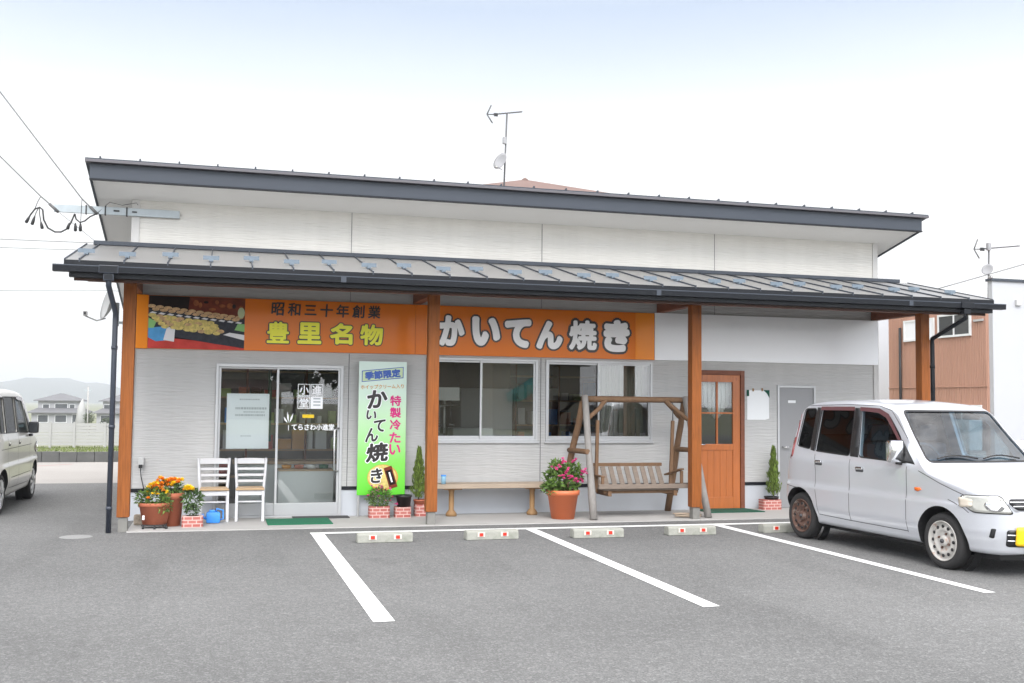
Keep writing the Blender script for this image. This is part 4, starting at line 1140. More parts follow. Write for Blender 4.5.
cc.box((10.29, -.012, 1.73), (10.315, -.0075, 1.775), 'benchl'); cc.box((10.44, -.012, 1.735), (10.465, -.0075, 1.78), 'benchl'); cc.build('tape_corner', None, p2)
bx_ = thing('outlet_box', (1.77, -.03, .72), 'small grey electric outlet box with a hanging black cord low on the left wall', 'outlet box')
MB().box((1.735, -.055, .69), (1.805, -.001, .785), 'greyb', .008).build('casing', None, bx_)
MB().tube([(1.765, -.045, .70), (1.768, -.06, .64), (1.775, -.03, .55), (1.80, -.02, .44), (1.83, -.03, .30)], .006, 'wire', 6).build('cord', None, bx_)
MB().box((1.745, -.075, .655), (1.79, -.03, .70), 'blackp', .006).build('plug', None, bx_)

# ------------------------------------------------------------------ power bracket, wires, wall dish
br = thing('service_bracket', (1.4, -.03, 3.88), 'galvanised steel service bracket with cable loops on the upper left wall', 'cable bracket')
MB().box((.655, -.05, 3.83), (2.145, -.017, 3.928), 'galv', .004).build('bracket_arm', None, br)
cl_ = MB()
for x in (1.02, 1.245, 1.50): cl_.box((x, -.058, 3.82), (x + .015, -.012, 3.936), 'black')
cl_.box((1.35, -.056, 3.872), (1.42, -.0505, 3.892), 'black'); cl_.box((1.57, -.056, 3.872), (1.63, -.0505, 3.888), 'black')
cl_.build('band_clamp', None, br)
cb = MB()
def pl(pts, y=-.06): return [(x, y + .01 * math.sin(i), z) for i, (x, z) in enumerate(pts)]
cb.tube(pl([(0.342, 3.682), (0.396, 3.784), (0.439, 3.849), (0.495, 3.872), (0.53, 3.842), (0.546, 3.718), (0.595, 3.621), (0.677, 3.576), (0.746, 3.58), (0.814, 3.621), (0.858, 3.699), (0.9, 3.814)]), .010, 'wire', 8)
cb.tube(pl([(0.9, 3.814), (0.914, 3.752), (0.962, 3.711), (1.019, 3.733), (1.076, 3.787), (1.156, 3.83)]), .009, 'wire', 8)
cb.tube(pl([(0.439, 3.849), (0.47, 3.95), (0.496, 4.003)]), .005, 'wire', 6); cb.tube(pl([(0.513, 3.692), (0.495, 3.78), (0.49, 3.865)]), .006, 'wire', 6)
cb.tube(pl([(0.97, 3.70), (0.972, 3.85), (0.975, 4.0)]), .004, 'wire', 6); cb.tube(pl([(0.442, 3.762), (0.455, 3.81), (0.48, 3.865)]), .006, 'wire', 6)
cb.tube(pl([(1.15, 3.83), (1.3, 3.99), (1.45, 3.96), (1.62, 4.0), (1.64, 3.97)], -.05), .004, 'wire', 6)
cb.build('cable_loop', None, br)
cs = MB()
for a, b in (((0.343, 3.669), (0.385, 3.759)), ((0.412, 3.648), (0.442, 3.762)), ((0.533, 3.605), (0.513, 3.692)), ((0.82, 3.615), (0.842, 3.70)), ((0.913, 3.595), (0.91, 3.70)), ((0.971, 3.598), (0.968, 3.70))):
    A = Vector((a[0], -.06, a[1])); B = Vector((b[0], -.06, b[1]))
    cs.tube([A, A.lerp(B, .1), A.lerp(B, .55), B], [.012, .02, .018, .008], 'black', 8)
cs.build('cable_sleeve', None, br)
ck = MB()
ck.tube([(0.60, -.05, 3.925), (0.71, -.05, 3.825)], .018, 'wireg', 8); ck.tube([(1.075, -.06, 3.915), (1.165, -.06, 3.825)], .018, 'wireg', 8)
ck.build('anchor_clamp', None, br)
def wire(pts, r, label, m='wireg', sag=0.0):
    P = [Vector(p) for p in pts]; q = []
    for a, b in zip(P, P[1:]):
        for k in range(12):
            u = k / 12; v = a.lerp(b, u); v.z -= sag * 4 * u * (1 - u); q.append(v)
    q.append(P[-1])
    o = MB().tube(q, r, m, 6).build('overhead_wire', off=tuple(P[0]))
    tag(o, label, 'wire', 'overhead wires'); return o
wire([(1.15, -.06, 3.84), (.975, -.05, 4.01), (-3.654, 2.0, 10.038)], .008, 'upper overhead wire running from the service bracket up to the left')
wire([(.70, -.05, 3.84), (.496, -.04, 4.015), (-3.56, 2.0, 8.034)], .008, 'lower overhead wire running from the bracket tip up to the left')
wire([(.72, -.04, 3.82), (1.13, -.03, 3.50)], .003, 'thin stay wire from the bracket tip down to the porch roof corner')
wire([(-40, 62, 12.9), (-5.5, 60, 11.9), (30, 58, 11.2)], .022, 'topmost of the thin distant wires crossing the sky left of the shop', sag=.3)
wire([(-40, 62, 12.1), (-5.5, 60, 11.4), (30, 58, 10.9)], .018, 'thin distant wire just under the topmost one left of the shop', sag=.3)
wire([(-40, 62, 8.2), (-4.5, 60, 8.75), (30, 58, 9.2)], .016, 'lowest thin distant wire crossing the sky beside the wall dish', sag=.2)
wire([(60, 30, 14.3), (36.7, 30, 7.4)], .022, 'thin wire sloping up to the right above the white building', sag=.1)
ds = thing('satellite_dish', (1.5, .35, 2.72), 'pale satellite dish on the side wall of the shop behind the left downpipe', 'satellite dish')
nd = Vector((-.90, -.30, .22)).normalized()
mt = nd.to_track_quat('Z', 'Y').to_matrix()
MB().lathe([(.0001, -.05), (.10, -.04), (.16, -.015), (.205, .02), (.207, .026), (.16, -.005), (.10, -.03), (.0001, -.04)], (1.29, .25, 2.725), 'greyb', 28, 2, mt).build('dish', None, ds)
a_ = MB(); a_.tube([(1.27, .22, 2.54), (1.18, .1, 2.50), (1.06, -.05, 2.545)], .009, 'greyb', 8); a_.box((1.035, -.10, 2.545), (1.085, -.03, 2.605), 'blackp', .01); a_.build('receiver_arm', None, ds)
b_ = MB(); b_.box((1.34, .25, 2.68), (1.42, .31, 2.75), 'galv', .005); b_.tube([(1.41, .28, 2.45), (1.41, .28, 2.75)], .018, 'galv', 8); b_.box((1.41, .26, 2.48), (1.576, .30, 2.51), 'galv', .004); b_.build('mount', None, ds)

# ------------------------------------------------------------------ wheel stops
def wheel_stop():
    t = thing('wheel_stop', (0, 0, 0), 'x', 'wheel stop', 'concrete wheel stops in front of the porch')
    pr = [(-.075, 0.0), (-.066, .085), (-.050, .10), (.050, .10), (.066, .085), (.075, 0)]
    b = MB()
    b.prism(pr, 0, -.30, .30, 'stopc')
    bmesh.ops.bevel(b.bm, geom=list(b.bm.edges), offset=.006, segments=2, affect='EDGES')
    b.build('concrete_block', None, t, local=True)
    for x in (-.135, .135):
        y = -.0705
        r = MB(); r.beam((x - .042, y - .003, .058), (x + .042, y - .003, .058), .006, .050, 'reflw', .001)
        q = r.build('reflector', None, t, local=True)
        MB().beam((x - .022, y - .008, .058), (x + .022, y - .008, .058), .006, .036, 'red', .001).build('lens', None, q, local=True)
    return t
ws = wheel_stop()
WS = [((4.455, -2.60), .0, 'concrete wheel stop nearest the end stripe, in front of the standing banner'),
      ((5.655, -2.58), R(2), 'concrete wheel stop in front of the long bench'),
      ((6.88, -2.66), R(-1.5), 'concrete wheel stop in front of the big geranium pot'),
      ((8.05, -2.63), R(-1), 'concrete wheel stop in front of the right end of the wooden swing'),
      ((9.28, -2.62), 0, 'concrete wheel stop partly hidden behind the silver car')]
for i, ((x, y), rz, lab) in enumerate(WS):
    t = ws if i == 0 else copy_tree(ws)
    t.location = (x, y, 0.002); t.rotation_euler.z = rz; t['label'] = lab

# ------------------------------------------------------------------ mats
tag(MB().box((3.295, -.93, .0125), (4.08, -.30, .024), 'green', .003).build('door_mat', off=(3.69, -.6, .012)), 'bright green rectangular mat in front of the glass door', 'mat', 'entrance mats')
tag(MB().box((3.64, -.292, .0125), (4.36, -.04, .022), 'matd', .003).build('door_mat', off=(4.0, -.2, .012)), 'dark charcoal mat lying right against the glass door sill', 'mat', 'entrance mats')
mdl = MB()
mdl.face([(9.36, -.53, .0125), (10.2, -.535, .0125), (10.13, -.04, .0125), (9.30, -.04, .0125)], 'greend')
ex = bmesh.ops.extrude_face_region(mdl.bm, geom=list(mdl.bm.faces)); bmesh.ops.translate(mdl.bm, vec=(0, 0, .012), verts=[v for v in ex['geom'] if isinstance(v, bmesh.types.BMVert)])
tag(mdl.build('door_mat', off=(9.8, -.3, .012)), 'dark green mat in front of the timber door', 'mat', 'entrance mats')

# ------------------------------------------------------------------ chairs
def chair():
    t = thing('ladder_back_chair', (0, 0, 0), 'x', 'chair', 'white chairs beside the glass door')
    w, d = .178, .17
    for sx_ in (-1, 1):
        MB().beam((sx_ * (w - .018), -d + .018, 0), (sx_ * (w - .018), -d + .018, .385), .034, .034, 'chair', .005).build('leg', None, t, local=True)
        l = MB()
        l.tube([(sx_ * (w - .022), d + .035, 0), (sx_ * (w - .018), d, .2), (sx_ * (w - .012), d, .40), (sx_ * (w + .002), d + .02, .58), (sx_ * (w + .012), d + .07, .765)], [.018, .019, .020, .018, .016], 'chair', 8)
        l.build('leg', None, t, local=True)
    s_ = MB(); s_.prism([(-w, -d - .015), (w, -d - .015), (w - .02, d + .01), (-w + .02, d + .01)], 2, .387, .412, 'seat')
    bmesh.ops.bevel(s_.bm, geom=list(s_.bm.edges), offset=.008, segments=2, affect='EDGES')
    s_.build('seat', None, t, local=True)
    a = MB()
    a.box((-w + .034, -d + .012, .325), (w - .034, -d + .034, .385), 'chair', .003); a.box((-w + .034, d - .012, .325), (w - .034, d + .008, .385), 'chair', .003)
    for sx_ in (-1, 1): a.box((sx_ * (w - .028), -d + .036, .325), (sx_ * (w - .01), d - .02, .385), 'chair', .003)
    a.build('apron', None, t, local=True)
    for z, y, hh in ((.728, d + .063, .066), (.632, d + .042, .030), (.555, d + .022, .030), (.480, d + .010, .030)):
        b = MB(); n = 8
        for k in range(n):
            u0, u1 = -1 + 2 * k / n, -1 + 2 * (k + 1) / n
            c0, c1 = .018 * (1 - u0 * u0), .018 * (1 - u1 * u1)
            hh_ = hh
            for ya, yb, flip in ((0, 0, 0),):
                P = [(u0 * (w - .008), y + c0 - .008), (u1 * (w - .008), y + c1 - .008), (u1 * (w - .008), y + c1 + .008), (u0 * (w - .008), y + c0 + .008)]
                b.prism(P, 2, z - hh_ / 2, z + hh_ / 2 + (.006 * (1 - (u0 + u1) ** 2 / 4) if z > .7 else 0), 'chair')
        bmesh.ops.remove_doubles(b.bm, verts=b.bm.verts, dist=.0005)
        b.build('back_rail', None, t, local=True)
    st = MB()
    st.tube([(-w + .02, -d + .018, .245), (w - .02, -d + .018, .245)], .011, 'chair', 8)
    for sx_ in (-1, 1): st.tube([(sx_ * (w - .02), -d + .018, .20), (sx_ * (w - .02), d + .005, .20)], .010, 'chair', 8)
    st.tube([(-w + .02, d + .005, .22), (w - .02, d + .005, .22)], .010, 'chair', 8)
    st.build('stretcher', None, t, local=True)
    return t
ch = chair()
for i, ((x, y), rz, lab) in enumerate((((2.66, -.33), R(2), 'white ladder back chair with wooden seat beside the yellow flower planter'), ((3.10, -.31), R(-2), 'white ladder back chair with wooden seat in front of the door notice'))):
    t = ch if i == 0 else copy_tree(ch)
    t.location = (x, y, .012); t.rotation_euler.z = rz; t['label'] = lab

# ------------------------------------------------------------------ plants by the door
def pot_lathe(mb, c, r0, r1, h, m, rim=.02, sx=1, sy=1, seg=28):
    x, y, z = c
    mb.lathe([(r0 * .6, 0), (r0, 0), (r0 + (r1 - r0) * .80, h * .82), (r1 + rim * .3, h * .83), (r1 + rim * .4, h), (r1 - .012, h), (r1 - .02, h - .03), (.001, h - .032)], c, m, seg, 2, None, sx, sy)
def flowerbed(name, loc, label, cat, pot, leafm, bushes, blooms, soil=None, mb_extra=None):
    t = thing(name, loc, label, cat)
    pot(t)
    l = MB()
    for (c, r, n, ln, w) in bushes: bush(l, c, r, n, ln, w, leafm)
    l.build('foliage', None, t)
    if blooms:
        b = MB()
        for (c, r, m, k) in blooms: bloom(b, c, r, m, k, 1.0, (0, -.5, .4))
        b.build('blossoms', None, t)
    if mb_extra: mb_extra(t)
    return t
# oblong terracotta planter of marigolds on a castor caddy
def p_ob(t):
    p = MB(); pot_lathe(p, (2.0, -.92, .055), .135, .185, .25, 'terra', .02, 1.0, .72, 32); p.build('pot', None, t)
    MB().box((1.87, -1.062, .12), (1.895, -1.058, .17), 'paper').build('label', None, t)
bl = []
for _ in range(26): bl.append(((rnd.uniform(1.90, 2.15), rnd.uniform(-1.03, -.78), rnd.uniform(.40, .53)), rnd.uniform(.03, .042), rnd.choice(['mari', 'yelf']), 22))
bl.append(((1.93, -1.03, .36), .034, 'mari', 30)); bl.append(((2.03, -1.02, .405), .03, 'yelf', 30))
flowerbed('flower_planter', (2.0, -.92, .055), 'oval terracotta planter with a white tag, orange marigolds over its rim, on a wheeled caddy', 'planter', p_ob, 'leaf',
          [((2.0, -.92, .36), (.17, .13, .12), 420, .055, .022), ((2.10, -1.0, .29), (.08, .06, .10), 160, .05, .02), ((1.86, -.92, .36), (.09, .08, .08), 150, .05, .02)], bl)
cd = thing('plant_caddy', (2.0, -.93, .012), 'black castor caddy under the oval terracotta marigold planter', 'plant caddy')
MB().box((1.86, -1.02, .042), (2.14, -.84, .0545), 'black', .004).build('platform', None, cd)
for x, y in ((1.88, -1.05), (2.01, -1.09), (2.12, -1.02), (2.14, -1.07)):
    MB().lathe([(.0001, -.012), (.02, -.012), (.026, 0), (.02, .012), (.0001, .012)], (x, y, .028 + .012 * 0), 'black', 16, 0).build('castor', None, cd)
def p_tall(t):
    p = MB(); pot_lathe(p, (2.18, -.74, .013), .105, .135, .39, 'terra', .015); p.build('pot', None, t)
bl = []
for _ in range(46): bl.append(((2.14 + rnd.gauss(0, .085), -.76 + rnd.gauss(0, .06), rnd.uniform(.48, .575)), rnd.uniform(.03, .045), rnd.choice(['mari', 'mari', 'yelf']), 22))
flowerbed('flower_pot', (2.18, -.74, .013), 'tall terracotta pot crowded with orange marigolds behind the oval planter', 'flower pot', p_tall, 'leaf',
          [((2.15, -.74, .45), (.19, .12, .08), 420, .055, .022)], bl)
tag(MB().box((1.745, -.64, .0125), (1.90, -.53, .135), 'stone', .022).build('stone_block', off=(1.82, -.6, .012)), 'rough brown stone block beside the corner timber post', 'stone block')
def brickpot(t, x, y, w, d, h, z=.0125):
    p = MB()
    poly = []
    rr = min(w, d) * .22
    for qx, qy, a0 in ((1, 1, 0), (-1, 1, 90), (-1, -1, 180), (1, -1, 270)):
        for k in range(4):
            a = R(a0 + 30 * k); poly.append((x + qx * (w / 2 - rr) + rr * math.cos(a), y + qy * (d / 2 - rr) + rr * math.sin(a)))
    p.prism(poly, 2, z, z + h, 'brick')
    p.build('brick_planter', None, t)
def soil(t, x, y, z, r): MB().lathe([(.0001, .004), (r, 0)], (x, y, z), 'soil', 18).build('soil', None, t)
def p_yel(t): brickpot(t, 2.425, -.90, .245, .16, .13); soil(t, 2.425, -.9, .144, .075)
bl = [((2.37, -.98, .455), .07, 'yelf', 70), ((2.42, -.94, .455), .04, 'yelf', 30), ((2.33, -.93, .45), .035, 'mari', 24)]
flowerbed('flower_planter', (2.425, -.9, .0125), 'small brick patterned planter with one yellow flowering plant beside the blue can', 'planter', p_yel, 'leafd',
          [((2.42, -.9, .33), (.11, .08, .11), 260, .06, .026), ((2.42, -.9, .21), (.07, .06, .06), 100, .05, .022)], bl)
wc = thing('watering_can', (2.66, -.55, .012), 'bright blue plastic can standing under the first white chair', 'can')
MB().box((2.575, -.615, .0125), (2.745, -.485, .15), 'blue', .03).box((2.61, -.585, .148), (2.68, -.515, .172), 'blue', .012).build('body', None, wc, smooth=50)
MB().tube([(2.575, -.58, .07), (2.545, -.60, .09), (2.535, -.61, .125)], [.016, .013, .016], 'blue', 10).build('spout', None, wc)
MB().tube([(2.69, -.55, .148), (2.70, -.55, .185), (2.775, -.55, .165), (2.78, -.55, .06), (2.742, -.55, .05)], .010, 'blue', 8).build('handle', None, wc)

# ------------------------------------------------------------------ standing banner board
BX0, BX1, BZ0, BZ1 = 4.463, 5.098, .29, 2.05
bn = thing('banner_stand', (4.78, -.12, .012), 'tall green and white standing banner with black brush characters beside the glass door', 'banner')
gm = mat('banner_print', (0.4, 0.7, 0.35), .35, coat=.3)
t_ = gm.node_tree; b_ = t_.nodes['Principled BSDF']
tcn = N(t_, 'ShaderNodeTexCoord'); sp_ = N(t_, 'ShaderNodeSeparateXYZ'); t_.links.new(tcn.outputs['Generated'], sp_.inputs[0])
t_.links.new(ramp(t_, sp_.outputs['Z'], [(0.0, (.10, .55, .02)), (.25, (.20, .62, .09)), (.55, (.47, .72, .42)), (.8, (.62, .76, .66)), (1.0, (.63, .77, .70))]), b_.inputs['Base Color'])
MT['banner'] = gm
MT['btint'] = mat('pale_lime_print', (0.55, 0.68, 0.40), .4)
MB().box((BX0, -.135, BZ0), (BX1, -.115, BZ1), 'banner', .002).build('banner_board', None, bn)
for x in (4.487, 5.07):
    MB().tube([(x, -.10, .012), (x, -.10, 1.9)], .017, 'white', 10).build('leg', None, bn)
MB().beam((4.487, -.10, 1.2), (5.07, -.10, 1.2), .02, .02, 'white').build('cross_bar', None, bn)
yb_ = -.1362
pw = MB(); pw.face([(4.50, yb_, 1.775), (5.055, yb_, 1.835), (5.055, yb_, 1.985), (4.50, yb_, 1.925)], 'inkb'); pw.face([(4.51, yb_ - .001, 1.785), (5.045, yb_ - .001, 1.845), (5.045, yb_ - .001, 1.975), (4.51, yb_ - .001, 1.915)], 'btint')
letter(pw, '季節限定', 4.545, 5.01, 1.83, 1.93, yb_ - .002, 'inkb', .055, rot=R(6))
letter(pw, 'ホイップクリーム入り', 4.49, 5.06, 1.69, 1.745, yb_ - .001, 'inko', .02, rot=R(2))
pw.build('top_lettering', None, bn)
pv = MB()
for ch_, zc in zip('特製冷たい', (1.53, 1.372, 1.212, 1.042, .885)):
    letter(pv, ch_, 4.885, 5.025, zc - .062, zc + .068, yb_ - .001, 'inkm', .03)
pv.build('side_lettering', None, bn)
pk = MB()
disc(pk, 4.80, .52, .205, .17, yb_ - .0005, 'inko', 24); disc(pk, 4.795, .525, .19, .155, yb_ - .0010, 'py', 24)
for (m_b, w_) in (('pbr', .055), ('pd', .04)):
    c = Vector((4.905, 0, .52)); d = Vector((-.30, 0, .95)).normalized(); n_ = Vector((d.z, 0, -d.x))
    L_ = .145 if w_ > .05 else .10
    yy = yb_ - (.0015 if w_ > .05 else .002)
    pk.face([(v.x, yy, v.z) for v in (c - d * L_ - n_ * w_, c - d * L_ + n_ * w_, c + d * L_ + n_ * w_, c + d * L_ - n_ * w_)], m_b)
pk.face([(v[0], yb_ - .0025, v[1]) for v in ((4.915, .455), (4.935, .46), (4.895, .59), (4.875, .585))], 'inkw')
pk.build('printed_pastry', None, bn)
bo, bb_ = MB(), MB()
for ch_, (xa, xb, za, zb), ro in (('か', (4.575, 4.835, 1.445, 1.665), 8), ('い', (4.575, 4.695, 1.285, 1.395), -6), ('て', (4.68, 4.825, 1.125, 1.275), 4), ('ん', (4.555, 4.72, .995, 1.165), 6), ('焼', (4.57, 4.86, .735, .965), 5), ('き', (4.645, 4.79, .455, .635), 4)):
    letter(bo, ch_, xa, xb, za, zb, yb_ - .003, 'inkw', .075, rot=R(ro), shear=.12)
    letter(bb_, ch_, xa, xb, za, zb, yb_ - .0045, 'ink', .036, rot=R(ro), shear=.12)
bo.build('lettering_outline', None, bn); bb_.build('lettering', None, bn)

# ------------------------------------------------------------------ plants between banner and post
def p_pet(t): brickpot(t, 4.735, -.30, .27, .18, .15); soil(t, 4.735, -.3, .164, .08)
bl = []
for _ in range(22): bl.append(((4.735 + rnd.gauss(0, .075), -.34 + rnd.gauss(0, .05), rnd.uniform(.22, .42)), rnd.uniform(.018, .028), rnd.choice(['lilac', 'lilac', 'pinkf']), 14))
flowerbed('flower_planter', (4.735, -.3, .0125), 'brick patterned planter with drooping mauve pink flowers in front of the banner foot', 'planter', p_pet, 'leaf',
          [((4.735, -.3, .27), (.15, .10, .12), 420, .055, .02)], bl)
def p_blk(t):
    brickpot(t, 5.045, -.29, .215, .17, .135); p = MB(); pot_lathe(p, (5.06, -.28, .15), .085, .105, .15, 'blackp', .012); p.build('black_pot', None, t)
    f = MB()
    bloom(f, (4.945, -.37, .19), .03, 'pinkf', 18); f.build('blossoms', None, t)
t = thing('plant_pot', (5.045, -.29, .0125), 'black plastic pot set in a brick patterned planter beside the banner', 'plant pot'); p_blk(t)
def conifer(x, y, z0, z1, r, label, pot):
    t = thing('potted_conifer', (x, y, .0125), label, 'potted tree'); pot(t)
    MB().tube([(x, y, z0 - .06), (x, y, z0 + .15), (x + .005, y, z1 - .1)], [.012, .010, .003], 'trunk', 8).build('trunk', None, t)
    l = MB()
    for _ in range(1500):
        u = rnd.random() ** .8
        rad = r * (1 + .20 * math.sin(2.3 * math.floor(u * 11) + x * 7) + .14 * math.sin(5 * u * 6.28 + x * 3)) * (1 - u) ** .80 * (1.0 if u > .12 else .55 + u * 3.7) * math.sqrt(rnd.uniform(.15, 1)) * rnd.uniform(.85, 1.12)
        a = rnd.uniform(0, 6.28); z = z0 + (z1 - z0) * u
        d = Vector((math.cos(a) * .35, math.sin(a) * .35, 1 + rnd.gauss(0, .15)))
        l.leaf((x + rad * math.cos(a), y + rad * math.sin(a), z), d, (math.cos(a), math.sin(a), 0), rnd.uniform(.035, .075), rnd.uniform(.012, .022), 'conif')
    l.build('crown', None, t)
    return t
def p_c1(t):
    brickpot(t, 5.315, -.19, .19, .17, .155); p = MB(); pot_lathe(p, (5.30, -.19, .12), .075, .09, .11, 'terra', .01); p.build('pot', None, t)
conifer(5.275, -.19, .235, .885, .108, 'slim pointed conifer in a terracotta pot and brick planter left of the middle post', p_c1)
def p_c2(t):
    brickpot(t, 10.47, -.19, .30, .19, .145); p = MB(); pot_lathe(p, (10.50, -.18, .11), .09, .105, .09, 'blackp', .01); p.build('pot', None, t)
conifer(10.535, -.18, .205, .89, .112, 'slim pointed conifer in a brick patterned planter beside the grey steel door', p_c2)

# ------------------------------------------------------------------ bench and cup
be = thing('plank_bench', (6.2, -.28, .012), 'long weathered plank bench on two turned legs under the windows', 'bench')
MB().box((5.46, -.46, .385), (7.02, -.10, .445), 'bench', .008).build('seat', None, be)
for x in (5.70, 6.82):
    MB().lathe([(.0001, 0), (.072, 0), (.075, .03), (.055, .06), (.034, .085), (.036, .22), (.034, .30), (.044, .345), (.050, .372), (.0001, .372)], (x, -.28, .0125), 'benchl', 20).build('leg', None, be)
    MB().box((x - .12, -.40, .366 - .0), (x + .12, -.16, .384), 'benchl', .004).build('bearer', None, be)
cp = thing('drink_cup', (5.555, -.33, .446), 'small blue and white container on the left end of the plank bench', 'cup')
MB().lathe([(.03, 0), (.034, .09), (.034, .10), (.0001, .10)], (5.565, -.40, .446), 'cupb', 18).build('cup_body', None, cp)
MB().lathe([(.036, 0), (.036, .018), (.0001, .02)], (5.565, -.40, .547), 'blue', 18).build('lid', None, cp)

# ------------------------------------------------------------------ geranium pot
def p_ger(t):
    p = MB(); pot_lathe(p, (7.08, -.82, .013), .150, .212, .375, 'terra2', .022, 1, 1, 36); p.build('pot', None, t)
    soil(t, 7.08, -.82, .357, .19)
bl = []
for (dx, dy, z) in ((-.03, -.10, .79), (.15, -.08, .77), (-.16, -.12, .70), (.05, -.2, .58), (.30, -.1, .62), (.27, -.1, .52), (-.09, -.2, .60), (.13, -.22, .53), (.33, -.05, .66), (.0, -.18, .66)):
    c = (7.08 + dx * .82, -.82 + dy, z - .02)
    for _ in range(5): bl.append(((c[0] + rnd.gauss(0, .022), c[1] + rnd.gauss(0, .018), c[2] + rnd.gauss(0, .018)), .03, 'pinkf', 14))
flowerbed('geranium_pot', (7.08, -.82, .013), 'big orange terracotta pot of bright pink geraniums beside the swing', 'flower pot', p_ger, 'leaf',
          [((7.08, -.82, .50), (.26, .20, .17), 520, .07, .05), ((6.93, -.85, .40), (.14, .12, .08), 160, .06, .045), ((7.18, -.82, .60), (.15, .15, .14), 200, .065, .045), ((7.0, -.82, .66), (.11, .11, .10), 130, .06, .04)], bl)

# ------------------------------------------------------------------ wooden swing
sw = thing('garden_swing', (8.2, -.6, .012), 'weathered wooden garden swing seat hanging from a log frame under the porch', 'swing')
def log(name, p, q, r0, r1, m, parent=sw, n=5):
    P, Q = Vector(p), Vector(q); pts = []; rs = []
    for k in range(n + 1):
        u = k / n; v = P.lerp(Q, u)
        if 0 < k < n: v = v + Vector((rnd.gauss(0, .004), rnd.gauss(0, .004), 0))
        pts.append(v); rs.append((r0 + (r1 - r0) * u) * rnd.uniform(.95, 1.06))
    return MB().tube(pts, rs, m, 10).build(name, None, parent)
log('leg', (7.425, -1.06, .013), (7.455, -.60, 1.63), .050, .043, 'swingg')
log('leg', (7.27, -.12, .013), (7.445, -.55, 1.55), .046, .042, 'swing')
log('leg', (9.045, -1.09, .013), (8.925, -.60, 1.63), .050, .043, 'swingg')
log('leg', (8.885, -.12, .013), (8.935, -.55, 1.55), .046, .042, 'swing')
log('top_beam', (7.42, -.58, 1.585), (9.03, -.58, 1.585), .044, .040, 'swing')
log('brace', (7.76, -.60, 1.57), (7.475, -.68, 1.31), .030, .030, 'swing'); log('brace', (8.64, -.60, 1.57), (8.945, -.70, 1.30), .030, .030, 'swing')
log('brace', (8.66, -.55, 1.56), (8.915, -.48, 1.33), .028, .028, 'swing')
log('side_tie', (7.325, -.34, .885), (7.41, -.86, .885), .034, .034, 'swing'); log('side_tie', (8.885, -.30, .90), (8.985, -.88, .90), .034, .034, 'swing')
for x, xb in ((7.64, 7.615), (8.745, 8.70)):
    MB().beam((x, -.60, 1.30), (xb, -.62, .33), .045, .036, 'swing', .005, (0, 1, 0)).build('hanger_bar', None, sw)
    MB().tube([(x, -.59, 1.56), (x, -.60, 1.44), (x, -.60, 1.29)], .008, 'wireg', 6).build('hanger_chain', None, sw)
sa, sb = 7.62, 8.69
bk = MB(); n = 9
for k in range(n):
    x = sa + .07 + (sb - sa - .14) * k / (n - 1)
    bk.beam((x - .01, -.56, .40), (x - .035, -.44, .665), .066, .018, 'slat', .003, (0, 1, .4))
bk.build('backrest', None, sw)
MB().beam((sa - .04, -.43, .69), (sb - .04, -.43, .69), .04, .045, 'swing', .005).build('back_rail', None, sw)
se = MB()
for k in range(7):
    y = -.93 + k * .058
    se.box((sa, y, .375), (sb, y + .046, .393), 'slat', .003)
se.build('seat', None, sw)
MB().box((7.53, -.975, .40), (8.80, -.935, .462), 'slat', .006).build('front_rail', None, sw)
sf_ = MB()
for x in (sa + .05, sb - .08): sf_.box((x, -.94, .30), (x + .05, -.48, .373), 'swing', .004)
sf_.box((sa, -.90, .335), (sb, -.87, .372), 'swing', .003)
sf_.build('seat_frame', None, sw)
for xs_, xe in ((7.60, 7.645), (8.735, 8.70)):
    MB().beam((xs_, -.93, .655 if xs_ > 8 else .56), (xe, -.47, .55), .06, .024, 'swing', .005).build('armrest', None, sw)
    MB().beam((xs_, -.91, .45), (xs_, -.91, .63 if xs_ > 8 else .55), .04, .03, 'swing', .004).build('arm_support', None, sw)
rp = MB(); pts = []
for k in range(60):
    a = k * .55; pts.append((8.78 + .16 * math.cos(a) + .05 * math.sin(k * .21), -1.0 + .06 * math.sin(a) , .022 + .0018 * k * .5))
rp.tube(pts, .008, 'bench', 6)
tag(rp.build('rope_coil', off=(8.78, -1.0, .012)), 'loose coil of pale rope on the slab at the foot of the third post', 'rope')

# ------------------------------------------------------------------ cars
def pchip(tab):
    xs = [t[0] for t in tab]; ys = [t[1] for t in tab]; n = len(xs)
    h = [xs[i + 1] - xs[i] for i in range(n - 1)]; d = [(ys[i + 1] - ys[i]) / h[i] for i in range(n - 1)]
    m = [d[0]] + [0.0] * (n - 2) + [d[-1]]
    for i in range(1, n - 1):
        if d[i - 1] * d[i] > 0:
            w1, w2 = 2 * h[i] + h[i - 1], h[i] + 2 * h[i - 1]; m[i] = (w1 + w2) / (w1 / d[i - 1] + w2 / d[i])
    def f(x):
        x = min(max(x, xs[0]), xs[-1])
        i = 0
        while i < n - 2 and x > xs[i + 1]: i += 1
        t = (x - xs[i]) / h[i]; t2, t3 = t * t, t * t * t
        return (2 * t3 - 3 * t2 + 1) * ys[i] + (t3 - 2 * t2 + t) * h[i] * m[i] + (-2 * t3 + 3 * t2) * ys[i + 1] + (t3 - t2) * h[i] * m[i + 1]
    return f
def sstep(a, b, x):
    u = min(max((x - a) / (b - a), 0), 1); return u * u * (3 - 2 * u)
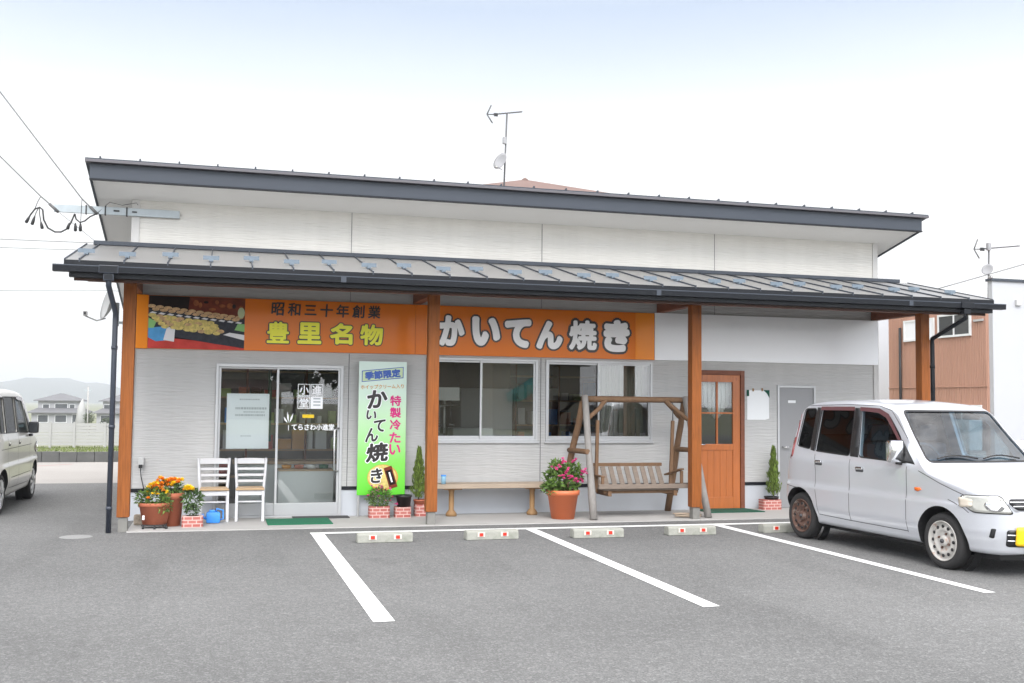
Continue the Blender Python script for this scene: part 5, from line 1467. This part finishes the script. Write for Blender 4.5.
def car_solid(C, stations, inset=0.0, zfloor=None):
    fW, fT, fB = C['W'], C['T'], C['B']; belt, tum = C['belt'], C['tum']
    bm = bmesh.new(); rings = []
    for s in stations:
        Wm, zt, zb = fW(s) - inset, fT(s) - inset, fB(s)
        if zfloor is not None: zb = zfloor
        zb = min(zb, zt - .05)
        def wside(z):
            w = Wm * (1 - .07 * (1 - sstep(zb, zb + .22, z)))
            w += .015 * (1 - sstep(.615, .645, z)) * min(1, Wm / .6)
            w -= .012 * sstep(belt - .06, belt + .02, z) * min(1, Wm / .5)
            if z > belt: w -= (z - belt) * tum
            return max(w, .05)
        rc = min(C['rc'], (zt - zb) * .4); rb = min(.05, (zt - zb) * .2)
        half = [(0.0, zb), (wside(zb + rb) * .5, zb)]
        for k in range(4):
            a = R(90 * k / 3); w = wside(zb + rb); half.append((w - rb + rb * math.sin(a), zb + rb - rb * math.cos(a)))
        n = 46
        for k in range(1, n):
            z = zb + rb + (zt - rc - zb - rb) * k / n; half.append((wside(z), z))
        cr = C['crown']
        w = wside(zt - rc)
        for k in range(8):
            a = R(90 * k / 7); half.append((w - rc * 1.15 + rc * 1.15 * math.cos(a), zt - rc + (rc - cr) * math.sin(a)))
        wt = half[-1][0]
        for k in range(1, 7):
            u = 1 - k / 6; half.append((wt * u, zt - cr * (u * u)))
        full = [(-x, z) for x, z in half] + [(x, z) for x, z in half[-2:0:-1]]
        rings.append([bm.verts.new((x, s, z)) for x, z in full])
    for a, b in zip(rings, rings[1:]):
        for k in range(len(a)): bm.faces.new((a[k], a[(k + 1) % len(a)], b[(k + 1) % len(a)], b[k]))
    bm.faces.new(rings[0]); bm.faces.new(rings[-1][::-1])
    bmesh.ops.recalc_face_normals(bm, faces=bm.faces)
    return bm
def tmp_obj(bm, name='cutter'):
    me = bpy.data.meshes.new(name); bm.to_mesh(me); bm.free(); o = bpy.data.objects.new(name, me); COL.objects.link(o); return o
def rpoly(poly, r, n=4):
    out_ = []; m = len(poly)
    for i in range(m):
        p0, p1, p2 = Vector(poly[i - 1]), Vector(poly[i]), Vector(poly[(i + 1) % m])
        a = (p0 - p1); b = (p2 - p1); ra = min(r, a.length * .45, b.length * .45)
        A = p1 + a.normalized() * ra; B = p1 + b.normalized() * ra
        for k in range(n + 1):
            u = k / n; out_.append(tuple(A * (1 - u) ** 2 + p1 * 2 * u * (1 - u) + B * u * u))
    return out_
def patch(bvh, poly, ray, off, thick, mname, mb=None, step=.06):
    """a panel whose outline is given in a flat view and which is laid on the body surface (a real shell with thickness)"""
    bp = []
    m = len(poly)
    for i in range(m):
        a, b = Vector(poly[i]), Vector(poly[(i + 1) % m]); k = max(1, int((b - a).length / step))
        for j in range(k): bp.append(a.lerp(b, j / k))
    nb_ = len(bp); pts = list(bp); lo = [min(p[i] for p in bp) for i in (0, 1)]; hi = [max(p[i] for p in bp) for i in (0, 1)]
    x = lo[0] + step / 2
    while x < hi[0]:
        y = lo[1] + step / 2
        while y < hi[1]:
            p = Vector((x, y))
            ins = False
            for i in range(nb_):
                a, b = bp[i], bp[(i + 1) % nb_]
                if (a.y > y) != (b.y > y) and x < (b.x - a.x) * (y - a.y) / (b.y - a.y) + a.x: ins = not ins
            if ins and min((p - q).length for q in bp) > step * .35: pts.append(p)
            y += step
        x += step
    V, E, F, *_ = geometry.delaunay_2d_cdt(pts, [], [list(range(nb_))], 1, 1e-6)
    P3, N3 = [], []
    for v in V:
        o, d = ray(v); h = bvh.ray_cast(o, d)
        if h[0] is None:
            h = bvh.find_nearest(o + d * .9); loc_, nn_ = h[0], h[1]
        else: loc_, nn_ = h[0], h[1]
        if nn_.dot(d) > 0: nn_ = -nn_
        P3.append(loc_ + nn_ * off); N3.append(nn_)
    mb = mb or MB(); mi = mb.mi(mname)
    vs = [mb.bm.verts.new(p) for p in P3]
    fs = []
    for f in F:
        try: q = mb.bm.faces.new([vs[i] for i in f]); q.material_index = mi; q.smooth = True; fs.append(q)
        except ValueError: pass
    if thick:
        be_ = [e for f in fs for e in f.edges if len(e.link_faces) == 1]
        low = {}
        idx = {v: i for i, v in enumerate(vs)}
        for e in be_:
            q = []
            for v in e.verts:
                if v not in low: low[v] = mb.bm.verts.new(v.co - N3[idx[v]] * thick)
                q.append(v)
            nf = mb.bm.faces.new((q[0], q[1], low[q[1]], low[q[0]])); nf.material_index = mi
    bmesh.ops.recalc_face_normals(mb.bm, faces=mb.bm.faces)
    if fs:
        o, d = ray(V[0])
        if fs[0].normal.dot(d) > 0: bmesh.ops.reverse_faces(mb.bm, faces=mb.bm.faces)
    return mb
def strip(bvh, line, ray, off, w, mname, mb):
    """thin dark joint following the surface"""
    pts = []
    for a, b in zip(line, line[1:]):
        a, b = Vector(a), Vector(b); k = max(1, int((b - a).length / .04))
        for j in range(k): pts.append(a.lerp(b, j / k))
    pts.append(Vector(line[-1]))
    L = []
    for i, p in enumerate(pts):
        t = (pts[min(i + 1, len(pts) - 1)] - pts[max(i - 1, 0)]).normalized(); n_ = Vector((-t.y, t.x)); pr2 = []
        for sg in (-1, 1):
            o, d = ray(p + n_ * sg * w / 2); h = bvh.ray_cast(o, d)
            if h[0] is None: pr2 = None; break
            nn_ = h[1] if h[1].dot(d) < 0 else -h[1]
            pr2.append(h[0] + nn_ * off)
        L.append(pr2)
    mi = mb.mi(mname)
    for a, b in zip(L, L[1:]):
        if a and b: mb.face([a[0], a[1], b[1], b[0]], mname)
def wheel(parent, x, s, r, w, side, rim, name_label, nh=12, hubcap=False):
    sg = side
    t_ = MB()
    prof = [(r * .70, -w / 2 + .015), (r * .80, -w / 2 + .002), (r * .90, -w / 2), (r * .975, -w / 2 + .016), (r, -w / 2 + .035), (r, w / 2 - .035), (r * .975, w / 2 - .016), (r * .90, w / 2), (r * .80, w / 2 - .002), (r * .70, w / 2 - .015)]
    t_.lathe(prof, (x, s, r), 'rubber', 40, 0, cap=False)
    o = t_.build('wheel', None, parent, local=True)
    rm = MB(); k = sg
    rp_ = [(r * .715, .052), (r * .72, .068), (r * .69, .070), (r * .66, .045), (r * .60, .030), (r * .50, .052), (r * .40, .058), (r * .34, .040), (r * .20, .036), (r * .19, .055), (r * .15, .062), (.001, .062)]
    rm.lathe([(a, b * k) for a, b in rp_], (x, s, r), rim, 40, 0, cap=False)
    if not hubcap:
        for j in range(nh):
            a = 2 * math.pi * j / nh
            rm.lathe([(.016, 0), (.016, .006 * k), (.001, .006 * k)], (x + k * .052, s + r * .52 * math.cos(a), r + r * .52 * math.sin(a)), 'black', 10, 0)
        for j in range(4):
            a = 2 * math.pi * j / 4 + .4
            rm.lathe([(.012, 0), (.011, .016 * k), (.001, .018 * k)], (x + k * .037, s + r * .27 * math.cos(a), r + r * .27 * math.sin(a)), 'rimrust', 8, 0)
    else:
        for j in range(9):
            a = 2 * math.pi * j / 9
            rm.beam((x + k * .072, s + r * .2 * math.cos(a), r + r * .2 * math.sin(a)), (x + k * .066, s + r * .66 * math.cos(a), r + r * .66 * math.sin(a)), .03, .02, rim, .004, (1, 0, 0))
        rm.lathe([(r * .62, .049 * k), (.03, .045 * k)], (x, s, r), 'black', 24, 0)
    ro = rm.build('rim', None, o, local=True)
    if name_label: ro['label'] = name_label
    MB().lathe([(.022, 0), (.018, .02 * k), (.001, .022 * k)], (x + k * .058, s, r), 'seam', 12, 0).build('hub_cap', None, o, local=True)
    return o

def make_car(root, C):
    wb, r = C['wb'], C['r']
    sts = []
    s = C['s0']
    while s < C['s1'] - 1e-6:
        sts.append(s); edge = min(s - C['s0'], C['s1'] - s); s += .008 if edge < .06 else (.015 if edge < .25 else .03)
    sts.append(C['s1'])
    bm0 = car_solid(C, sts)
    bvh = BVHTree.FromBMesh(bm0)
    body = tmp_obj(bm0, 'body')
    inner = tmp_obj(car_solid(C, [C['in0'] + k * (C['in1'] - C['in0']) / 50 for k in range(51)], .045, C['infloor']))
    cut = MB()
    for nm, poly, glz in C['side_windows']:
        pl_ = rpoly(poly, C.get('wr', .05))
        for sd_ in (-1, 1): cut.prism([(p[0], p[1]) for p in pl_], 0, sd_ * .2, sd_ * 1.1, None)
    wsp = rpoly(C['windscreen'], .05)
    cut.prism(wsp, 1, C['s0'] - .3, C['ws_back'], None)
    cuto = tmp_obj(cut.bm)
    arch = MB()
    for sc in (0.0, wb):
        for sd_ in (-1, 1): arch.lathe([(.001, 0), (C['ra'], 0), (C['ra'], .5), (.001, .5)] if sd_ > 0 else [(.001, -.5), (C['ra'], -.5), (C['ra'], 0), (.001, 0)], (sd_ * C['ax'], sc, r + .005), None, 40, 0)
    arch.bm.normal_update(); archo = tmp_obj(arch.bm)
    for ob_ in (inner, cuto, archo):
        md = body.modifiers.new('b', 'BOOLEAN'); md.operation = 'DIFFERENCE'; md.object = ob_; md.solver = 'EXACT'
    dg = bpy.context.evaluated_depsgraph_get(); dg.update()
    me = bpy.data.meshes.new_from_object(body.evaluated_get(dg))
    for ob_ in (body, inner, cuto, archo): bpy.data.objects.remove(ob_)
    mb = MB(); mb.bm.from_mesh(me); bpy.data.meshes.remove(me); mb.mats = [MT[C['paint']], MT['black']]
    for f in mb.bm.faces:
        c = f.calc_center_median(); f.material_index = 0
        for sc in (0.0, wb):
            q = math.hypot(c.y - sc, c.z - r - .005)
            if (abs(q - C['ra']) < .006 and abs(f.normal.x) < .3) or (q < C['ra'] and abs(abs(c.x) - C['ax']) < .004): f.material_index = 1
    mb.build('body', None, root, local=True, smooth=38)
    def sray(sd_): return lambda v: (Vector((sd_ * 2.0, v[0], v[1])), Vector((-sd_, 0, 0)))
    fray = lambda v: (Vector((v[0], C['s0'] - 1, v[1])), Vector((0, 1, 0)))
    # arch liners
    for sd_ in (-1, 1):
        for sc in (0.0, wb):
            q = MB(); q.lathe([(C['ra'] - .004, sd_ * (C['ax'] + .01)), (C['ra'] - .004, sd_ * (C['ax'] + .10))], (0, sc, r + .005), 'black', 40, 0, cap=False)
            q.build('arch_liner', None, root, local=True)
    un = MB(); un.box((-C['ax'], C['s0'] + .22, C['zb'] - .055), (C['ax'], C['s1'] - .2, C['zb'] + .04), 'black'); un.build('underside', None, root, local=True)  # underside panel, hung extra low to block light beneath the car
    for sd_ in (-1, 1):
        ry = sray(sd_)
        for nm, poly, glz in C['side_windows']:
            patch(bvh, rpoly(poly, C.get('wr', .05)), ry, -.010, 0, glz).build('side_window', None, root, local=True)
            fr_ = MB(); loop = rpoly(poly, C.get('wr', .05)); strip(bvh, loop + [loop[0]], ry, .002, .014, 'blackp', fr_); fr_.build('window_seal', None, root, local=True)
        for nm, poly in C['pillars']:
            patch(bvh, poly, ry, .003, .004, 'blackp').build('pillar_trim', None, root, local=True)
        for line in C['seams']:
            sm_ = MB(); strip(bvh, line, ry, .0012, .007, 'seam', sm_); sm_.build('panel_gap', None, root, local=True)
        for (hs, hz) in C['handles']:
            q = patch(bvh, rpoly([(hs - .065, hz - .025), (hs + .065, hz - .025), (hs + .065, hz + .028), (hs - .065, hz + .028)], .015), ry, .002, .004, 'seam', step=.03)
            ho = q.build('door_handle', None, root, local=True)
            patch(bvh, rpoly([(hs - .06, hz - .002), (hs + .06, hz - .002), (hs + .06, hz + .026), (hs - .06, hz + .026)], .01), ry, .012, .012, C['paint'] if C['van'] else 'chrome', step=.03).build('handle_grip', None, ho, local=True)
        if C.get('visors'):
            for poly in C['visors']:
                patch(bvh, poly, ry, .016, .0, 'visor').build('door_visor', None, root, local=True)
        ms, mz = C['marker']
        patch(bvh, rpoly([(ms - .045, mz), (ms - .02, mz + .022), (ms + .05, mz + .018), (ms + .045, mz - .012), (ms + .0, mz - .02)], .01), ry, .01, .01, 'amber', step=.03).build('side_marker', None, root, local=True)
        # mirror
        mx, mss, mz2 = C['mirror']
        mh_ = .085 if C['van'] else .112; mw_ = .14 if C['van'] else .155
        m_ = MB(); m_.box((sd_ * (mx - .0), mss - .045, mz2 - mh_), (sd_ * (mx + mw_), mss + .045, mz2 + mh_), C['mirror_m'], .03)
        mo = m_.build('wing_mirror', None, root, local=True, smooth=50)
        MB().box((sd_ * (mx + .01), mss + .046, mz2 - mh_ + .02), (sd_ * (mx + mw_ - .012), mss + .050, mz2 + mh_ - .02), 'chrome' if not C['van'] else 'hwin', .001).build('mirror_glass', None, mo, local=True)
        MB().beam((sd_ * (mx - .07), mss - .02, mz2 - .12), (sd_ * (mx + .06), mss, mz2 - .11), .05, .04, 'blackp', .01).build('mirror_arm', None, mo, local=True)
        # lamps
        patch(bvh, rpoly(C['tail_lamp'], .03), ry, .006, .008, 'tail', step=.05).build('tail_light', None, root, local=True)
    patch(bvh, wsp, fray, -.006, 0, 'carglass').build('windscreen', None, root, local=True)
    q = MB(); strip(bvh, wsp + [wsp[0]], fray, .003, .018, 'blackp', q); q.build('windscreen_seal', None, root, local=True)
    for sg in (-1, 1):
        hp = [(sg * a, b) for a, b in C['headlamp']]
        if sg < 0: hp = hp[::-1]
        def hray(v, sg=sg): return (Vector((v[0] + sg * C['hd'] * 1.4, C['s0'] - 1.0, v[1])), Vector((-sg * C['hd'], 1, 0)).normalized())
        o = patch(bvh, rpoly(hp, .035), hray, .006, .012, 'blackp', step=.05).build('headlight', None, root, local=True)
        cxh = sum(p[0] for p in hp) / len(hp); czh = sum(p[1] for p in hp) / len(hp)
        hp2 = [(cxh + (a - cxh) * .95, czh + (b - czh) * .90) for a, b in hp]
        patch(bvh, rpoly(hp2, .035), hray, .010, .004, 'lampw', step=.05).build('lens', None, o, local=True)
        c1 = (cxh - sg * .10, czh - .01); ring = [(c1[0] + .085 * math.cos(a * .3927), c1[1] + .052 * math.sin(a * .3927)) for a in range(16)]
        patch(bvh, ring, hray, .0125, .002, 'chrome', step=.04).build('reflector_bowl', None, o, local=True)
        c2 = cxh + sg * .13; q4 = [(c2 - .05, czh - .045), (c2 + .05, czh - .03), (c2 + .06, czh + .035), (c2 - .05, czh + .05)]
        patch(bvh, rpoly(q4, .02), hray, .0125, .002, 'lampa', step=.04).build('indicator', None, o, local=True)
    for nm, poly, off_, m in C['front']:
        patch(bvh, rpoly(poly, .025), fray, off_, .012, m, step=.05).build(nm, None, root, local=True)
    for sd_ in (-1, 1):
        for sc, wi in ((0.0, 0), (wb, 1)):
            wheel(root, sd_ * (C['tx'] - C['tw'] / 2), sc, r, C['tw'], sd_, C['rims'][wi], C['rim_labels'][wi], hubcap=C['van'])
    rray = lambda v: (Vector((v[0], C['s1'] + 1, v[1])), Vector((0, -1, 0)))
    zt_ = C['windscreen'][2][1]
    patch(bvh, rpoly([(-.56, C['belt'] + .08), (.56, C['belt'] + .08), (.50, zt_ - .03), (-.50, zt_ - .03)], .06), rray, .003, .006, 'hwin').build('rear_window', None, root, local=True)
    patch(bvh, rpoly([(-.165, .62), (.165, .62), (.165, .78), (-.165, .78)], .01), rray, .01, .008, 'plate').build('number_plate', None, root, local=True)
    q = MB(); strip(bvh, [(-.55, .56), (.55, .56)], rray, .002, .008, 'seam', q); strip(bvh, [(-.52, C['belt'] + .02), (-.52, .58)], rray, .002, .007, 'seam', q); strip(bvh, [(.52, C['belt'] + .02), (.52, .58)], rray, .002, .007, 'seam', q)
    q.build('tailgate_gap', None, root, local=True)
    for sg in (-1, 1):
        lp = [(sg * .56, .66), (sg * .63, .66), (sg * .62, C['belt'] + .02), (sg * .57, C['belt'] + .02)]
        patch(bvh, rpoly(lp if sg > 0 else lp[::-1], .02), rray, .006, .008, 'tail', step=.05).build('tail_light', None, root, local=True)
    # cabin
    for x in (-.32, .32):
        t2 = MB(); t2.box((x - .22, .95, .50), (x + .22, 1.40, .66), 'seatc', .05); t2.box((x - .21, 1.33, .62), (x + .21, 1.47, 1.13), 'seatc', .05); t2.box((x - .12, 1.37, 1.15), (x + .12, 1.46, 1.33), 'seatc', .04)
        t2.build('front_seat', None, root, local=True, smooth=50)
    t2 = MB(); t2.box((-.58, 1.75, .60), (.58, 2.1, .72), 'seatc', .04); t2.box((-.58, 2.05, .70), (.58, 2.18, 1.2), 'seatc', .04); t2.build('rear_seat', None, root, local=True, smooth=50)
    t2 = MB(); t2.box((-.60, C['in0'] + .12, .62), (.60, C['in0'] + .42, C['belt'] - .03), 'dash', .04); t2.build('dashboard', None, root, local=True, smooth=50)
    t2 = MB(); pts = []
    for k in range(25):
        a = 2 * math.pi * k / 24; pts.append((-.32 + .18 * math.cos(a), C['in0'] + .50 + .07 * math.sin(a), .98 + .165 * math.sin(a)))
    t2.tube(pts, .014, 'seatc', 8); t2.tube([(-.32, C['in0'] + .40, .93), (-.32, C['in0'] + .50, .98)], .03, 'seatc', 8); t2.tube([(-.48, C['in0'] + .5, .98), (-.16, C['in0'] + .5, .98)], .013, 'seatc', 6)
    t2.build('steering_wheel', None, root, local=True)
    for x0_, x1_ in ((-.05, -.52), (.48, .02)):
        q = MB(); pts = []
        for k in range(8):
            x = x0_ + (x1_ - x0_) * k / 7; o, d = fray((x, C['windscreen'][0][1] + .025 + .03 * math.sin(k * .45)))
            h = bvh.ray_cast(o, d); pts.append(h[0] + Vector((0, -.015, .006)))
        q.tube(pts, .008, 'blackp', 6); q.build('wiper', None, root, local=True)

kei = dict(wb=2.312, r=.262, tw=.145, tx=.705, ra=.322, ax=.50, zb=.20, belt=.95, tum=.22, rc=.085, crown=.022, s0=-.735, s1=2.70, in0=.16, in1=2.5, infloor=.60, paint='silver', van=False,
    W=pchip([(-.735, .30), (-.725, .40), (-.70, .48), (-.65, .555), (-.56, .625), (-.42, .68), (-.25, .705), (0, .715), (2.1, .715), (2.4, .712), (2.55, .695), (2.63, .66), (2.68, .60), (2.70, .52)]),
    T=pchip([(-.735, .50), (-.725, .60), (-.70, .685), (-.65, .735), (-.5, .79), (-.25, .85), (0, .905), (.17, .955), (.25, 1.005), (.40, 1.15), (.55, 1.305), (.66, 1.43), (.74, 1.505), (.86, 1.553), (1.1, 1.583), (1.5, 1.603), (1.95, 1.598), (2.25, 1.578), (2.37, 1.55), (2.44, 1.47), (2.50, 1.24), (2.55, 1.0), (2.60, .80), (2.66, .64), (2.70, .54)]),
    B=pchip([(-.735, .40), (-.72, .30), (-.68, .22), (-.5, .20), (0, .20), (2.3, .20), (2.55, .23), (2.65, .28), (2.70, .36)]),
    side_windows=[('quarter', [(2.415, 1.06), (2.14, 1.03), (2.145, 1.49), (2.375, 1.485)], 'carglassd'), ('rear', [(2.04, 1.015), (1.405, .99), (1.455, 1.497), (2.04, 1.497)], 'carglassd'), ('front', [(1.245, .985), (.46, .965), (.66, 1.24), (.86, 1.42), (1.02, 1.478), (1.33, 1.493)], 'carglassf')],
    wr=.045, windscreen=[(-.628, .985), (.628, .985), (.535, 1.478), (-.535, 1.478)], ws_back=.95,
    pillars=[('b', [(1.395, .985), (1.255, .98), (1.345, 1.503), (1.445, 1.503)]), ('c', [(2.13, 1.02), (2.05, 1.01), (2.05, 1.503), (2.135, 1.503)]), ('a', [(.60, .975), (.36, .955), (.60, 1.19)])],
    seams=[[(1.385, .955), (1.385, .75), (1.372, .31)], [(.475, .93), (.47, .60), (.468, .29)], [(.468, .30), (1.372, .305), (1.94, .315)], [(2.03, .98), (2.0, .80), (2.0, .62), (1.97, .48), (1.945, .315)], [(-.30, .715), (.0, .80), (.3, .90)], [(-.36, .56), (-.30, .60), (-.10, .66)], [(2.34, .58), (2.62, .60)], [(2.34, 1.522), (1.6, 1.54), (1.05, 1.525), (.84, 1.48), (.52, 1.20)]],
    handles=[(1.21, .855), (2.0 - .06, .885)], visors=[[(2.045, 1.47), (1.43, 1.47), (1.44, 1.512), (2.045, 1.51)], [(1.335, 1.47), (1.03, 1.45), (.89, 1.40), (.62, 1.15), (.575, 1.15), (.86, 1.44), (1.02, 1.498), (1.345, 1.51)]],
    marker=(.30, .72), mirror=(.69, .575, 1.075), mirror_m='chrome', tail_lamp=[(2.47, .92), (2.43, 1.42), (2.46, 1.43), (2.58, .95)],
    headlamp=[(.31, .572), (.66, .565), (.765, .65), (.74, .722), (.42, .732)], hd=.55,
    front=[('grille', [(-.50, .595), (.50, .595), (.56, .665), (.54, .712), (-.54, .712), (-.56, .665)], .006, 'silver'), ('grille_mesh', [(-.485, .607), (.485, .607), (.54, .665), (.52, .70), (-.52, .70), (-.54, .665)], .010, 'blackp'), ('grille_bar', [(-.51, .635), (.51, .635), (.515, .645), (-.515, .645)], .018, 'chrome'), ('grille_bar', [(-.53, .668), (.53, .668), (.53, .678), (-.53, .678)], .018, 'chrome'),
           ('air_intake', [(-.555, .285), (.555, .285), (.56, .435), (-.56, .435)], .004, 'blackp'), ('fog_recess', [(-.645, .36), (-.622, .35), (-.618, .44), (-.64, .44)], .004, 'blackp'), ('fog_recess', [(.622, .35), (.645, .36), (.64, .44), (.618, .44)], .004, 'blackp'),
           ('intake_bar', [(-.55, .335), (.55, .335), (.55, .345), (-.55, .345)], .012, 'silver'), ('intake_bar', [(-.555, .385), (.555, .385), (.555, .395), (-.555, .395)], .012, 'silver'), ('number_plate', [(-.50, .30), (-.18, .30), (-.18, .465), (-.50, .465)], .03, 'plate')],
    rims=['rimw', 'rimrust'], rim_labels=['pale scuffed steel rim', 'brown rusted steel rim'])
P0 = Vector((9.292, -5.50, 0)); dd = Vector((-0.04583921, .99894883, 0)); nn = Vector((.99894883, .04583921, 0))
cpos = P0 + nn * .69
car = thing('parked_car', tuple(cpos), 'silver grey compact car with rusty rear wheel parked nose out at the right', 'car', rz=math.atan2(-dd.x, dd.y))
make_car(car, kei)
van_ = dict(kei)
van_.update(wb=2.40, r=.265, paint='pearl', van=True, belt=1.0, tum=.13, rc=.10, s0=-.70, s1=2.78, in1=2.6,
    T=pchip([(-.70, .60), (-.69, .70), (-.66, .80), (-.6, .86), (-.45, .92), (-.2, .98), (.0, 1.02), (.12, 1.08), (.3, 1.26), (.5, 1.47), (.62, 1.57), (.75, 1.615), (1.1, 1.645), (1.6, 1.66), (2.2, 1.65), (2.5, 1.63), (2.60, 1.58), (2.67, 1.3), (2.71, 1.0), (2.76, .7), (2.78, .55)]),
    W=pchip([(-.70, .36), (-.68, .48), (-.64, .56), (-.55, .63), (-.40, .68), (-.2, .705), (0, .715), (2.3, .715), (2.6, .70), (2.70, .67), (2.76, .62), (2.78, .55)]),
    side_windows=[('quarter', [(2.55, 1.06), (2.20, 1.05), (2.20, 1.52), (2.50, 1.52)], 'carglassd'), ('rear', [(2.10, 1.05), (1.40, 1.04), (1.42, 1.53), (2.10, 1.53)], 'carglassd'), ('front', [(1.26, 1.035), (.48, 1.02), (.72, 1.36), (.86, 1.50), (1.30, 1.53)], 'carglassf')],
    windscreen=[(-.60, 1.08), (.60, 1.08), (.53, 1.52), (-.53, 1.52)], ws_back=.90,
    pillars=[('b', [(1.39, 1.035), (1.27, 1.035), (1.31, 1.535), (1.41, 1.535)]), ('c', [(2.19, 1.045), (2.11, 1.045), (2.11, 1.535), (2.19, 1.535)]), ('a', [(.47, 1.02), (.20, 1.01), (.62, 1.33), (.70, 1.36)])],
    seams=[[(1.36, 1.0), (1.36, .31)], [(.44, 1.0), (.43, .29)], [(.43, .30), (1.36, .305), (1.95, .315)], [(2.12, 1.0), (2.08, .62), (1.97, .32)], [(-.3, .62), (.1, .66)], [(.42, .45), (1.9, .45)], [(.3, .84), (2.5, .84)]],
    handles=[(1.26, .90), (2.0, .90)], visors=[[(1.32, 1.50), (.88, 1.47), (.73, 1.34), (.69, 1.345), (.86, 1.52), (1.33, 1.545)]], marker=(-.12, .80), mirror=(.70, .52, 1.09), mirror_m='blackp',
    tail_lamp=[(2.66, .9), (2.60, 1.40), (2.64, 1.42), (2.73, .95)], headlamp=[(.46, .70), (.84, .70), (.88, .78), (.80, .86), (.54, .85)], hd=.55,
    front=[('grille', [(-.40, .62), (.40, .62), (.44, .70), (-.44, .70)], .006, 'chrome'), ('number_plate', [(-.165, .36), (.165, .36), (.165, .52), (-.165, .52)], .03, 'plate')],
    rims=['rima', 'rima'], rim_labels=[None, None])
van = thing('parked_van', (-.70, 3.35, 0), 'cream white tall minivan cut off by the left edge of the picture, parked facing away', 'van', rz=R(180))
make_car(van, van_)

# ------------------------------------------------------------------ across the road, seen only as reflections in the shop glass
house('house', (4.0, -84), 7.5, 8, (0, 2.6, 4.1), 'beige house with brown hipped roof mirrored in the glass shop door', wall='hwall2', roof='hroof2', roof2='hroof2', hs=1.7, wins=[(-2.2, 3.0, 1.4, .8, 1), (1.0, 3.0, 1.2, .8, 1)])
ob_ = thing('awning_building', (21, -48, 0), 'pale building with a sloping teal canopy mirrored in the right pane of the first window', 'building', rz=R(-38))
MB().box((-3.5, -6, 0), (6, 0, 4.2), 'hwall2').build('house_wall', None, ob_, local=True)
MB().beam((-2.2, .5, 1.9), (.9, .5, 3.1), .9, .5, 'teal').build('awning', None, ob_, local=True)
r_ = MB(); hip(r_, -3.5, 6, -6, 0, 4.2, 1.6, .5, 'hroof2'); r_.build('roof', None, ob_, local=True)
tree('street_tree', (12.2, -70, 0), 6.8, 2.6, 'dark green street tree mirrored in the right leaf of the glass door', 1500, ln=.7)
tree('street_tree', (9.0, -80, 0), 5.6, 2.4, 'lower street tree mirrored left of the taller one in the glass door', 1500, ln=.7)

# ------------------------------------------------------------------ haze
HAZE = True
if HAZE:
    hz = MB().box((-2600, -1000, -8), (2600, 3000, 75), None).build('haze')
    hm = bpy.data.materials.new('haze'); hm.use_nodes = True
    ht = hm.node_tree; ht.nodes.clear()
    ho = N(ht, 'ShaderNodeOutputMaterial'); hv = N(ht, 'ShaderNodeVolumePrincipled')
    hv.inputs['Color'].default_value = (.93, .96, 1, 1); hv.inputs['Density'].default_value = .00055; hv.inputs['Anisotropy'].default_value = .2
    ht.links.new(hv.outputs[0], ho.inputs['Volume'])
    hz.data.materials.append(hm)
    tag(hz, 'pale summer haze in the air, fading the far hills', 'haze', kind='stuff')
